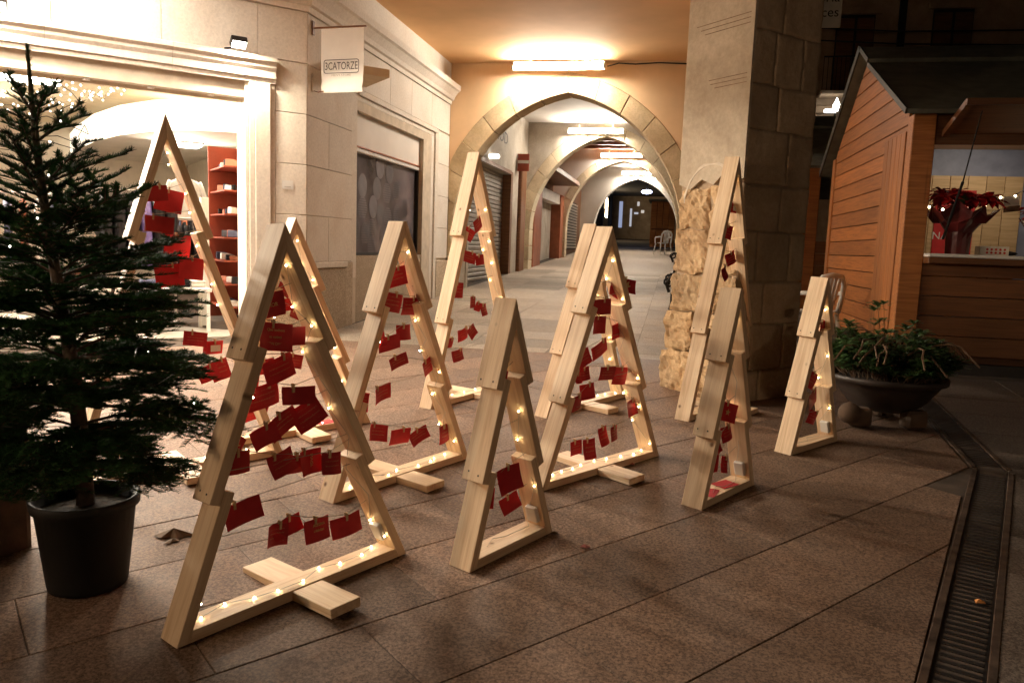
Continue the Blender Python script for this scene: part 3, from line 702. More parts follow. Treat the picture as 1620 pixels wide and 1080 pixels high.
# ================================================================== stone pillar
PL = thing('stone_pillar', 'massive weathered stone arcade pillar, plaster on one face and bare blocks on the other', 'pillar', (.55, 7.1, gz(.55, 7.1)))
pL, pF = Vector((-.005, 7.18, 0)), Vector((.505, 6.64, 0)); pR = Vector((1.10, 7.20, 0)); pB = pL + pR - pF
eL = (pL - pF).normalized(); eR = (pR - pF).normalized(); wL = (pL - pF).length; wR = (pR - pF).length
nL = Vector((-eL.y, eL.x, 0)); nL = nL if nL.dot(Vector((-1, -1, 0))) > 0 else -nL
nR = Vector((-eR.y, eR.x, 0)); nR = nR if nR.dot(Vector((1, -1, 0))) > 0 else -nR
MB().prism([pF - (nL + nR) * .03, pR - nR * .03, pB, pL - nL * .03], (0, 0, 4.84)).build('core', M['pillar_block'], PL)
from mathutils import noise as mnoise
def rough_block(o, u, n, w, h, depth, name, mat, amp, seed, rounds=.02, sub=5, smooth=True):
    """stone with an uneven, rounded face: o lower corner, u along, n outward"""
    mb = MB(); step = .026; nu, nz = max(4, int(w / step)), max(4, int(h / step))
    vs = []; up = Vector((0, 0, 1)); sd = Vector((seed * 1.7, seed * .9, seed * .3))
    for j in range(nz + 1):
        for i in range(nu + 1):
            a, b = i / nu, j / nz; e = min(a * w, (1 - a) * w, b * h, (1 - b) * h)
            p = o + u * (a * w) + up * (b * h)
            f = mnoise.noise(p * 7 + sd) * .45 + mnoise.noise(p * 21 + sd) * .30 + mnoise.noise(p * 50 + sd) * .25
            q = amp * f - rounds * max(0, 1 - e / .035) ** 2
            w2 = (.010 if smooth else .028) * mnoise.noise(p * 9 - sd) * max(0, 1 - e / .08)
            vs.append(p + n * q + u * w2 + up * w2)
    f = [(j * (nu + 1) + i, j * (nu + 1) + i + 1, (j + 1) * (nu + 1) + i + 1, (j + 1) * (nu + 1) + i) for j in range(nz) for i in range(nu)]
    ring = [i for i in range(nu + 1)] + [j * (nu + 1) + nu for j in range(1, nz + 1)] + [nz * (nu + 1) + i for i in range(nu - 1, -1, -1)] + [j * (nu + 1) for j in range(nz - 1, 0, -1)]
    b0_ = len(vs); vs += [vs[k] - n * depth for k in ring]
    m_ = len(ring); f += [(ring[i], b0_ + i, b0_ + (i + 1) % m_, ring[(i + 1) % m_]) for i in range(m_)]
    mb.add(vs, f); return mb.build(name, mat, PL, smooth=smooth, fixn=True)
rnd = random.Random(4)
# bare blocks on the face towards the square
zz = .2; k = 0
hs = [.34, .40, .36, .42, .38, .44, .36, .42, .46, .40, .42, .3]
for h in hs:
    cuts = [0, .38 + .2 * rnd.random(), 1] if k % 2 == 0 else [0, .25 + .15 * rnd.random(), .72 + .1 * rnd.random(), 1]
    if k in (5, 9): cuts = [0, .62, 1]
    for a, b in zip(cuts, cuts[1:]):
        rough_block(pF + eR * (a * wR + .004) + Vector((0, 0, zz + .004)), eR, nR, (b - a) * wR - .008, h - .008, .05, 'stone_block', M['pillar_block'], .016, k * 7 + int(a * 50), .003, 7)
    zz += h; k += 1
# lime plaster over the upper part of the arcade face, with incised lines
pz = 2.12
pts = [(0, pz + .02), (.12, pz - .03), (.25, pz + .05), (.33, pz - .02), (.47, pz + .03), (.6, pz - .05), (wL, pz)]
poly = [pF + eL * a + Vector((0, 0, z)) for a, z in pts] + [pF + eL * wL + Vector((0, 0, 4.84)), pF + Vector((0, 0, 4.84))]
MB().prism([p - nL * .02 for p in poly], nL * .028).build('plaster', M['pillar_plaster'], PL)
for z, du in ((3.36, .5), (3.40, .55), (3.44, .6), (2.90, .35), (2.935, .4), (2.97, .42)):
    a = pF + eL * .04 + Vector((0, 0, z)) + nL * .0085
    MB().prism([a, a + eL * du, a + eL * du + Vector((0, 0, .006)), a + Vector((0, 0, .006))], nL * .0008).build('incised_line', M['leaf_brown'], PL)
# pale patch where an old arch has been walled up
arcp = []
for i in range(15):
    t = math.pi * (.02 + .9 * i / 14); arcp.append((.36 + .30 * math.cos(t), 1.93 + .34 * math.sin(t)))
mbp = MB()
rp = [pF + eL * a + Vector((0, 0, z)) + nL * .0085 for a, z in arcp]
ro = [pF + eL * (.36 + (a - .36) * (1.015 + .07 * math.sin(i * 1.7) ** 2)) + Vector((0, 0, 1.93 + (z - 1.93) * (1.02 + .07 * math.sin(i * 2.3) ** 2))) + nL * .0085 for i, (a, z) in enumerate(arcp)]
n2 = len(rp)
mbp.add(rp + ro + [p + nL * .003 for p in rp] + [p + nL * .003 for p in ro], [(2 * n2 + i, 2 * n2 + i + 1, 3 * n2 + i + 1, 3 * n2 + i) for i in range(n2 - 1)] + [(i, 2 * n2 + i, 2 * n2 + i + 1, i + 1) for i in range(n2 - 1)] + [(n2 + i, n2 + i + 1, 3 * n2 + i + 1, 3 * n2 + i) for i in range(n2 - 1)])
mbp.build('lime_edge', M['lime'], PL, fixn=True)
# rough rubble below the plaster, swelling towards the foot
zz = .22; k = 0
for h in (.42, .36, .33, .40, .36):
    sp = [0, 1] if k in (0, 2) else [0, .45 + .15 * rnd.random(), 1]
    bulge = max(0, .12 - .04 * k)
    ext = max(0, .09 - .025 * k)
    for a, b in zip(sp, sp[1:]):
        w = (b - a) * (wL + ext) - .012
        rough_block(pF + eL * (a * (wL + ext) + .006) + nL * (bulge * .35) + Vector((0, 0, zz + .006)), eL, nL, w, h - .012, .10 + bulge, 'rubble_stone', M['rubble'], .060, 40 + k * 5 + int(a * 9), .014, 6, False)
    zz += h; k += 1
# sign plate fixed behind the pillar
SPn = thing('direction_sign', 'pale plate with dark lettering sticking out from behind the pillar top', 'sign', (1.1, 7.45, 3.7))
MB().lohi((.55, 7.46, 3.52), (1.285, 7.48, 4.05)).build('plate', M['sign_white'], SPn, bevel=.008)
for i, (s_, z) in enumerate((('oria', 3.77), ('ances', 3.645))):
    mt = Matrix(((1, 0, 0, 1.265), (0, 0, -1, 7.458), (0, 1, 0, z), (0, 0, 0, 1)))
    text('lettering', s_, .115, M['ink'], SPn, basis_chain(SPn).inverted() @ mt, 'RIGHT')

# ================================================================== inside of the shop
SR = thing('shop_room', 'pale interior shell of the clothes shop behind the opening', 'room', A(2.5, 3, .3)); SR['kind'] = 'structure'
def amb(s0, s1, d0, d1, z0, z1, name, mat, parent=None, **kw): return abox(s0, s1, d0, d1, z0, z1).build(name, mat, parent, **kw)
amb(-1.2, 8, .42, 9.2, .05, .33, 'floor', M['shop_floor'], SR)
amb(-1.2, 8, .42, 9.2, 3.60, 3.7, 'ceiling', M['shop_ceiling'], SR)
amb(-1.2, 8, 9.0, 9.2, .3, 3.6, 'back_wall', M['shop_wall'], SR)
amb(-.35, -.2, .42, 9.0, .3, 3.6, 'side_wall', M['shop_wall'], SR); amb(7.8, 8, .42, 9.0, .3, 3.6, 'side_wall', M['shop_wall'], SR)
# curved bulkhead, its lamplit brightness painted in as emission
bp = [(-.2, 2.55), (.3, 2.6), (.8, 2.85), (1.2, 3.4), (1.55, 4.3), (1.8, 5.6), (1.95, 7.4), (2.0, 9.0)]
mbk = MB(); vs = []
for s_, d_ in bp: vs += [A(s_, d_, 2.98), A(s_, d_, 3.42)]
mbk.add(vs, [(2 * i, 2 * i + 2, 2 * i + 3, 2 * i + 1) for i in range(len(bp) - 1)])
mbk.build('bulkhead_glow', M['bulkhead'], SR)
ud = MB(); vs = []
for s_, d_ in bp: vs += [A(s_, d_ + .002, 2.979), A(-.2, d_ + .002, 2.979)]
ud.add(vs, [(2 * i, 2 * i + 1, 2 * i + 3, 2 * i + 2) for i in range(len(bp) - 1)]); ud.build('lowered_ceiling', M['paint_white'], SR)
# red ceiling panel
rp_ = MB().add([A(3.4, 1.5, 3.59), A(2.35, 1.9, 3.59), A(2.6, 3.0, 3.59), A(3.6, 3.6, 3.59), A(4.6, 2.4, 3.59)], [(0, 1, 2, 3, 4)]).add([A(3.4, 1.5, 3.592), A(2.35, 1.9, 3.592), A(2.6, 3.0, 3.592), A(3.6, 3.6, 3.592), A(4.6, 2.4, 3.592)], [(4, 3, 2, 1, 0)])
tag(rp_.build('ceiling_panel', M['red_panel']), 'red printed panel on the shop ceiling behind the fir tip', 'panel')
# ceiling lamps in the shop
def shop_lamp(s_, d_, z, label, w, l, power):
    o = thing('ceiling_lamp', label, 'lamp', A(s_, d_, z), group='lamps in the shop ceiling')
    abox(s_ - w / 2, s_ + w / 2, d_ - l / 2, d_ + l / 2, z, z + .03).build('lamp_glass', M['lightbox'], o); abox(s_ - w / 2 - .02, s_ + w / 2 + .02, d_ - l / 2 - .02, d_ + l / 2 + .02, z + .031, z + .06).build('lamp_frame', M['tube_cap'], o)
    area_lamp('lamp_light', A(s_, d_, z - .02), A(s_, d_ - 3.0, z - .9), w, l, power, (1, .88, .71), o)
SHOP_P = 580
shop_lamp(1.05, 1.35, 3.53, 'long tube lamp on the shop ceiling near the jamb', 1.0, .10, 120)
shop_lamp(2.7, 3.4, 3.50, 'added square lamp panel in the shop ceiling behind the fir', .7, .7, SHOP_P * .7)  # square panels are added, beams turned outward onto the timber frames
shop_lamp(4.4, 3.2, 3.50, 'added square lamp panel in the shop ceiling, second from the fir', .7, .7, SHOP_P * 1.2)
shop_lamp(6.2, 3.0, 3.50, 'added square lamp panel in the shop ceiling farthest from the jamb', .7, .7, SHOP_P * 1.6)
shop_lamp(.6, 4.6, 2.93, 'round lamp panel under the lowered shop ceiling', .5, .5, 90)
shop_lamp(3.6, 6.2, 3.50, 'added lamp panel deep in the shop above the racks', .7, .7, 180)  # deep panels added too, for more light out of the shop
shop_lamp(5.4, 6.2, 3.50, 'added lamp panel in the deepest corner of the shop', .7, .7, 180)
# fairy light curtain under the ceiling
FLs = thing('light_curtain', 'swags of tiny white lights under the shop ceiling', 'fairy lights', A(2.4, 1.3, 3.55))
bm_small = bpy.data.meshes.new('bulb'); t_ = MB().ball((0, 0, 0), .011, 6, 4); bm_small.from_pydata(t_.v, [], t_.f); bm_small.materials.append(M['bulb_white'])
rnd = random.Random(11); wm = MB(); invF = basis_chain(FLs).inverted()
for q in range(7):
    s0, s1 = 1.25 + .1 * rnd.random(), 3.2 + q * .12; d0, d1 = 1.0 + q * .03, .9 + q * .42; pts = []
    for i in range(25):
        t = i / 24; p = A(s0 + (s1 - s0) * t, d0 + (d1 - d0) * t, 3.50 - .30 * math.sin(math.pi * t) - .10 * rnd.random() - .06 * q * t)
        pts.append(p)
        if i % 1 == 0: link('bulb', bm_small, FLs, invF @ Matrix.Translation(p))
    wm.tube(pts, .002, 4)
wm.build('wire', M['wire'], FLs)
# clothes racks
def jacket(p, u, w, h, mat, label, puffy=True, name='jacket', cat='jacket', group='padded jackets on the rack'):
    """garment hanging at p (shoulder line), flat side along u"""
    o = MB(); n = 14; rows = 13; nv = Vector((-u.y, u.x, 0)); vs = []
    for j in range(rows):
        t = j / (rows - 1); ww = w * (.30 + .70 * min(1, t * 5) ** .5) * (1 + .12 * t); dd = (.11 if puffy else .045) * (1 + .18 * (math.cos(j * math.pi) if puffy else 0)) * (.4 + .6 * min(1, t * 6))
        for i in range(n):
            a = 2 * math.pi * i / n; vs.append(p + u * (math.cos(a) * ww / 2) + nv * (math.sin(a) * dd) + Vector((0, 0, -h * t)))
    o.add(vs, [(j * n + i, j * n + (i + 1) % n, (j + 1) * n + (i + 1) % n, (j + 1) * n + i) for j in range(rows - 1) for i in range(n)] + [tuple(range(n)), tuple((rows - 1) * n + i for i in range(n))])
    # sleeves
    for sg in (-1, 1):
        a = p + u * (sg * w * .44) + Vector((0, 0, -.06)); b = p + u * (sg * w * .62) + Vector((0, 0, -h * .45)); c = p + u * (sg * w * .60) + Vector((0, 0, -h * .86))
        o.tube([a, a.lerp(b, .5), b, b.lerp(c, .5), c], [.06, .072, .06, .065, .05] if puffy else [.04, .045, .04, .04, .035], 8)
    return tag(o.build(name, mat, smooth=True), label, cat, group)
def rack(s0, s1, d_, z, label):
    o = thing('clothes_rack', label, 'clothes rack', A((s0 + s1) / 2, d_, .33))
    MB().tube([A(s0, d_, z), A(s1, d_, z)], .014, 8).build('rail', M['tube_cap'], o)
    for s_ in (s0, s1):
        MB().tube([A(s_, d_, .34), A(s_, d_, z)], .014, 8).build('leg', M['tube_cap'], o); MB().tube([A(s_, d_ - .25, .345), A(s_, d_ + .25, .345)], .014, 8).build('foot', M['tube_cap'], o)
rack(1.15, 2.05, 2.0, 2.05, 'steel clothes rack crammed with black jackets near the opening')
for i in range(6): jacket(A(1.22 + i * .15, 2.0, 2.0), NI.copy(), .50, .95, M['jacket_black'] if i != 2 else M['jacket_purple'], ('purple lined padded jacket in the row of black ones' if i == 2 else 'black padded jacket, %s from the jamb in the rack near the opening' % ORD[i]))
rack(.55, 1.05, 3.4, 1.75, 'steel clothes rack of dark coats deeper in the shop')
for i in range(5): jacket(A(.58 + i * .11, 3.4, 1.70), NI.copy(), .46, 1.0, M['jacket_black'], 'dark coat, %s from the jamb in the deeper rack' % ORD[i], False, 'coat', 'coat', 'dark coats on the deeper rack')
jacket(A(.62, 4.4, 2.42), AA.copy(), .48, .68, M['shirt_white'], 'white shirt displayed flat against the back of the shop', False, 'shirt', 'shirt', None)
rack(.30, 1.0, 5.2, 1.95, 'steel clothes rack along the shop back wall')
for i in range(7): jacket(A(.34 + i * .10, 5.2, 1.9), NI.copy(), .46, .9, (M['jacket_blue'], M['jacket_black'], M['cloth_mix'])[i % 3], 'coat, %s from the jamb in the rack along the back wall' % ORD[i], False, 'coat', 'coat', 'coats along the back wall')
rack(2.45, 3.9, 2.2, 1.95, 'steel clothes rack of mixed shirts behind the fir')
cols = [M['jacket_blue'], M['shirt_white'], M['cloth_mix'], M['jacket_blue'], M['cloth_mix'], M['shirt_white'], M['jacket_black'], M['cloth_mix'], M['jacket_blue']]
for i, c_ in enumerate(cols): jacket(A(2.52 + i * .16, 2.2, 1.9), NI.copy(), .44, .78, c_, 'shirt, %s from the jamb in the mixed rack behind the fir' % ORD[i], False, 'shirt', 'shirt', 'shirts on the mixed rack')
jacket(A(3.45, 1.6, 2.6), AA.copy(), .46, .8, M['jacket_blue'], 'blue jacket hung high at the edge of the shop opening', True, 'jacket', 'jacket', None)
# white display column, tables and shoe shelf
tag(amb(.80, .90, 1.55, 1.65, .33, 2.0, 'display_post', M['plastic_white'], bevel=.006), 'white display post in front of the dark coats', 'post')
for i, (s_, d_, w) in enumerate(((1.3, 1.2, .8), (2.5, 1.3, 1.0), (3.6, 1.2, .8))):
    T_ = thing('display_table', ('low white display table with shoes near the jamb', 'low white display table of folded clothes behind the fir', 'low white display table at the edge of the opening')[i], 'table', A(s_, d_, .33))
    abox(s_ - w / 2, s_ + w / 2, d_ - .3, d_ + .3, .82, .87).build('table_top', M['plastic_white'], T_, bevel=.006)
    for sg in (-1, 1):
        for dg in (-1, 1): abox(s_ + sg * (w / 2 - .04) - .02, s_ + sg * (w / 2 - .04) + .02, d_ + dg * .26 - .02, d_ + dg * .26 + .02, .33, .82).build('leg', M['plastic_white'], T_)
    for q in range(4):
        ss = s_ - w / 2 + .12 + q * (w - .24) / 3
        st_ = MB()
        for r_ in range(2 + (q + i) % 3): st_.prism([A(ss - .09, d_ - .12, .872 + r_ * .045), A(ss + .09, d_ - .12, .872 + r_ * .045), A(ss + .09, d_ + .12, .872 + r_ * .045), A(ss - .09, d_ + .12, .872 + r_ * .045)], (0, 0, .042))
        tag(st_.build('folded_clothes', [M['shirt_white'], M['jacket_black'], M['cloth_mix'], M['jacket_blue']][(q + i) % 4], bevel=.012), 'folded clothes, %s pile on the low white table %s' % (ORD[q], ('near the jamb', 'behind the fir', 'at the opening edge')[i]), 'clothes', 'folded clothes on the display tables')
SH = thing('shoe_shelf', 'red brown shelf unit stacked with shoes beside the shop jamb', 'shelf', A(.35, 2.2, .33))
abox(.18, .22, 1.6, 2.5, .33, 2.75).build('back_panel', M['red_panel'], SH)
abox(.18, .62, 2.5, 2.54, .33, 2.75).build('side_panel', M['red_panel'], SH)
shoe = MB()
shoe.add([(-.12, -.04, 0), (.13, -.035, 0), (.13, .035, 0), (-.12, .04, 0), (-.12, -.035, .09), (-.02, -.03, .085), (.12, -.03, .035), (.12, .03, .035), (-.02, .03, .085), (-.12, .035, .09)], [(0, 3, 2, 1), (4, 5, 8, 9), (5, 6, 7, 8), (0, 1, 6, 5, 4), (3, 9, 8, 7, 2), (1, 2, 7, 6), (0, 4, 9, 3)])
for r_ in range(7):
    z = .55 + r_ * .31
    abox(.22, .60, 1.6, 2.5, z, z + .02).build('shelf_board', M['red_panel'], SH)
    for q in range(4):
        c_ = A(.42, 1.72 + q * .21, z + .021); m_ = Matrix.Translation(c_) @ Matrix.Rotation(math.atan2(AA.y, AA.x) + math.pi + 1.1 * math.sin(q * 3 + r_ * 1.7), 4, 'Z') @ Matrix.Scale(.95 + .2 * math.sin(q + r_ * 2.3), 4)
        so = MB(); so.add([m_ @ Vector(v) for v in shoe.v], shoe.f)
        tag(so.build('shoe', [M['shirt_white'], M['jacket_black'], M['cloth_mix'], M['jacket_blue']][(q * 3 + r_) % 4], bevel=.012, seg=2), 'shoe, %s from the front on the %s red brown shelf above the floor' % (ORD[q], ORD[r_]), 'shoe', 'shoes on the red brown shelves')
# floodlight beams
FLOOD_P = 60
for o, p, m in FLOODS:
    area_lamp('lamp_light', p + m @ Vector((0, -.045, 0)), p + m @ Vector((0, -1, 0)), .14, .09, FLOOD_P, (1, .85, .64), o)

# ================================================================== timber frames
DIM = {'T': (2.03, 1.20), 'M': (1.48, 1.07), 'S': (1.17, .60)}
WD, TH = .125, .043
FR = {
 'F0': (-2.775, 3.93, .877, .0264, 'T', 0, 'tall pine frame standing behind the potted fir', 'tall frame behind the fir'),
 'F1': (-1.4251, 2.7543, 1.0722, .0597, 'M', 0, 'pine A-frame nearest the potted fir, full of red cards', 'frame nearest the fir'),
 'F1b': (-2.492, 4.833, .917, .0237, 'M', 0, 'pine A-frame half hidden behind the frame nearest the fir', 'half hidden frame'),
 'F2': (-1.5071, 4.1691, 1.0988, .0137, 'M', .03, 'pine A-frame with red cards standing in line with the side window', 'frame before the side window'),
 'F3': (-1.6219, 6.279, 1.1352, .0199, 'T', 0, 'tall pine A-frame in front of the steel shutter', 'tall frame before the steel shutter'),
 'F4a': (-.3941, 4.6179, .9417, .0172, 'M', 0, 'nearer of the two overlapping pine A-frames, many red cards', 'nearer overlapping frame'),
 'F4b': (-.6745, 6.2117, 1.0339, .0017, 'M', 0, 'farther of the two overlapping pine A-frames, without cards', 'farther overlapping frame'),
 'F5': (-.7047, 3.3767, 1.0864, .0182, 'S', .0, 'small pine A-frame nearest the camera, with a battery box', 'small frame nearest the camera'),
 'F6': (.4164, 6.4962, 1.0471, .0136, 'T', 0, 'tall pine A-frame standing against the stone pillar', 'tall frame at the pillar'),
 'F7': (.3202, 4.3875, 1.0092, .0113, 'S', .03, 'small pine A-frame in front of the pillar, cards lying on its base', 'small frame before the pillar'),
 'F8': (.9658, 5.5401, .8827, .0091, 'S', .03, 'small pine A-frame beside the planter bowl', 'small frame beside the planter'),
}
FMAT = {}
def frame_matrix(x, y, h, lean):
    back = Vector((-math.sin(h), math.cos(h), 0)); back = (back - GN * back.dot(GN)).normalized()
    up = GN * math.cos(lean) + back * math.sin(lean); bk = back * math.cos(lean) - GN * math.sin(lean)
    ax = bk.cross(up).normalized()
    p = Vector((x, y, gz(x, y)))
    return Matrix(((ax.x, bk.x, up.x, p.x), (ax.y, bk.y, up.y, p.y), (ax.z, bk.z, up.z, p.z), (0, 0, 0, 1)))
def leg_geo(H, Wd, tip):
    """half-profile: theta, outer-line function"""
    # outer line of the top tier passes (0,H+tip); bottom tier is set in by two plank thicknesses
    lo, hi = .05, .9
    for _ in range(50):
        th = (lo + hi) / 2
        w = (H + tip) * math.tan(th) - 2 * TH / math.cos(th)
        if w < Wd / 2: lo = th
        else: hi = th
    return th
def half_plane_clip(poly, a, b, c):   # keep a*x+b*z<=c
    d = math.hypot(a, b); return clip(poly, (a * c / (d * d), b * c / (d * d)), (a, b))
SCREW = bpy.data.meshes.new('screw'); t_ = MB().lathe([(.0045, -.002), (.0045, .0006), (.003, .0004), (.0, .0)], 8); SCREW.from_pydata(t_.v, [], t_.f); SCREW.materials.append(M['iron'])
BULB_ME = bpy.data.meshes.new('bulb'); t_ = MB().ball((0, 0, 0), .0035, 6, 4); BULB_ME.from_pydata(t_.v, [], t_.f); BULB_ME.materials.append(M['bulb'])
rndB = random.Random(5)
for key, (fx, fy, fh, fl, ty, tip, label, short) in FR.items():
    H, Wd = DIM[ty]; mw = frame_matrix(fx, fy, fh, fl); FMAT[key] = mw
    F = thing('timber_frame', label, 'timber frame', matrix=mw, group='pine frames shaped like fir trees')
    th = leg_geo(H, Wd, tip); ct, st_ = math.cos(th), math.sin(th); L = (H + tip) / ct
    for sg in (-1, 1):
        for k in range(3):
            # plank frame: q runs down the leg from the apex, n inward
            z_top = H - k * H / 3 + (.055 if k else .2); z_bot = H - (k + 1) * H / 3 if k < 2 else -.2
            jit = rndB.uniform(-.006, .006)
            q0, q1 = (H + tip - z_top) / ct, (H + tip - z_bot) / ct
            off = k * TH + (.0004 * k)
            # square-cut ends, so work in (q, n) and cut the mitre, the tip and the foot in (x, z)
            poly = [(q0, off), (q1 + jit, off), (q1 + jit, off + TH), (q0, off + TH)]
            # (q,n)->(x,z): x = sg*(q*st - n*ct), z = H+tip - q*ct - n*st
            xz = [(q * st_ - n * ct, H + tip - q * ct - n * st_) for q, n in poly]
            if area2(xz) < 0: xz.reverse()
            if k == 0: xz = clip(xz, (0.0004, 0), (-1, 0)); xz = clip(xz, (0, H), (0, 1))
            if k == 2: xz = clip(xz, (0, 0.0), (0, -1))
            if len(xz) < 3: continue
            # express in plank axes: X down the leg
            qm = (q0 + q1) / 2; cx_, cz_ = qm * st_ - (off + TH / 2) * ct, H + tip - qm * ct - (off + TH / 2) * st_
            ax = Vector((sg * st_, 0, -ct)); az = Vector((sg * ct, 0, st_)); ay = Vector((0, 1, 0))
            if ax.cross(ay).dot(az) < 0: ay = -ay
            mloc = Matrix(((ax.x, ay.x, az.x, sg * cx_), (ax.y, ay.y, az.y, 0), (ax.z, ay.z, az.z, cz_), (0, 0, 0, 1))); mi = mloc.inverted()
            pr = MB().prism([(sg * x, -WD / 2, z) for x, z in xz], (0, WD, 0))
            o = MB(); o.add([mi @ Vector(v) for v in pr.v], pr.f)
            pk = o.build('plank', M['pine'], F, local=True, bevel=.0022, matrix=mloc, fixn=True)
            if k < 2:
                hl = (q1 - q0) / 2
                for sx_, sy_ in ((hl - .03, .03), (hl - .035, -.032)):
                    link('screw', SCREW, pk, Matrix.Translation((sx_ + rndB.uniform(-.008, .004), sy_ + rndB.uniform(-.008, .008), TH / 2 + .0003)))
    # base board between the legs, resting on the ground
    xin = lambda z: (H + tip - z) * math.tan(th) - 3 * TH / ct - .001
    pr = MB().prism([(-xin(0), -WD / 2 + .001, .0), (xin(0), -WD / 2 + .001, .0), (xin(TH), -WD / 2 + .001, TH), (-xin(TH), -WD / 2 + .001, TH)], (0, WD - .002, 0))
    pr.build('base_board', M['pine'], F, local=True, bevel=.002, fixn=True)
    if ty != 'S':
        for sg in (-1, 1):
            o = MB().box((0, 0, 0), (.25, .14, TH - .004)); m_ = Matrix.Translation((rndB.uniform(-.02, .02), sg * (WD / 2 + .1255), (TH - .004) / 2)) @ Matrix.Rotation(math.pi / 2, 4, 'Z')
            o.build('foot_board', M['pine'], F, local=True, bevel=.0025, matrix=m_)
    # string of lights
    LS = thing('string_lights', 'warm fairy lights on a thin wire wound inside the ' + short, 'string lights', matrix=mw, group='fairy lights in the pine frames')
    wpts = []
    nb = {'T': 15, 'M': 11, 'S': 6}[ty]
    def inner(z):
        k = min(2, int((H - z) / (H / 3))); return (H + tip - z) * math.tan(th) - (k + 1) * TH / ct - .009
    seqs = [(-1, 1), (1, -1)] if ty != 'S' else [(1, -1)]
    for sg, _ in seqs:
        zs_ = [.10 + (H - .28) * i / (nb - 1) for i in range(nb)]
        if sg > 0: zs_ = zs_[::-1]
        for i, z in enumerate(zs_):
            y = (.035 if i % 2 else -.035) + rndB.uniform(-.025, .025); z += rndB.uniform(-.045, .045)
            p = Vector((sg * (inner(z)), y, z)); wpts.append(p)
            if rndB.random() > .2 and not (ty == 'S' and z < .25) and not (sg < 0 and i % 3): link('bulb', BULB_ME, LS, Matrix.Translation(p + Vector((-sg * .004, 0, 0))))
    xb = xin(TH) - .03; nbb = {'T': 6, 'M': 9, 'S': 0}[ty]
    for i in range(max(nbb, 4)):
        p = Vector((xb - 2 * xb * (i + .5 + rndB.uniform(-.35, .35)) / max(nbb, 4), rndB.uniform(-.035, .035), TH + .007)); wpts.append(p)
        if nbb: link('bulb', BULB_ME, LS, Matrix.Translation(p))
    MB().tube(wpts, .0014, 4).build('wire', M['wire'], LS, local=True)
    if key in ('F1', 'F5', 'F7', 'F8'):
        z = .11 if ty == 'S' else .13; xi = inner(z) - .006
        m_ = Matrix.Translation((xi, -.01, z)) @ Matrix.Rotation(-th, 4, 'Y')
        o = MB().box((0, 0, 0), (.026, .062, .085)); o.build('battery_box', M['plastic_frost'], LS, local=True, bevel=.006, seg=2, matrix=m_)

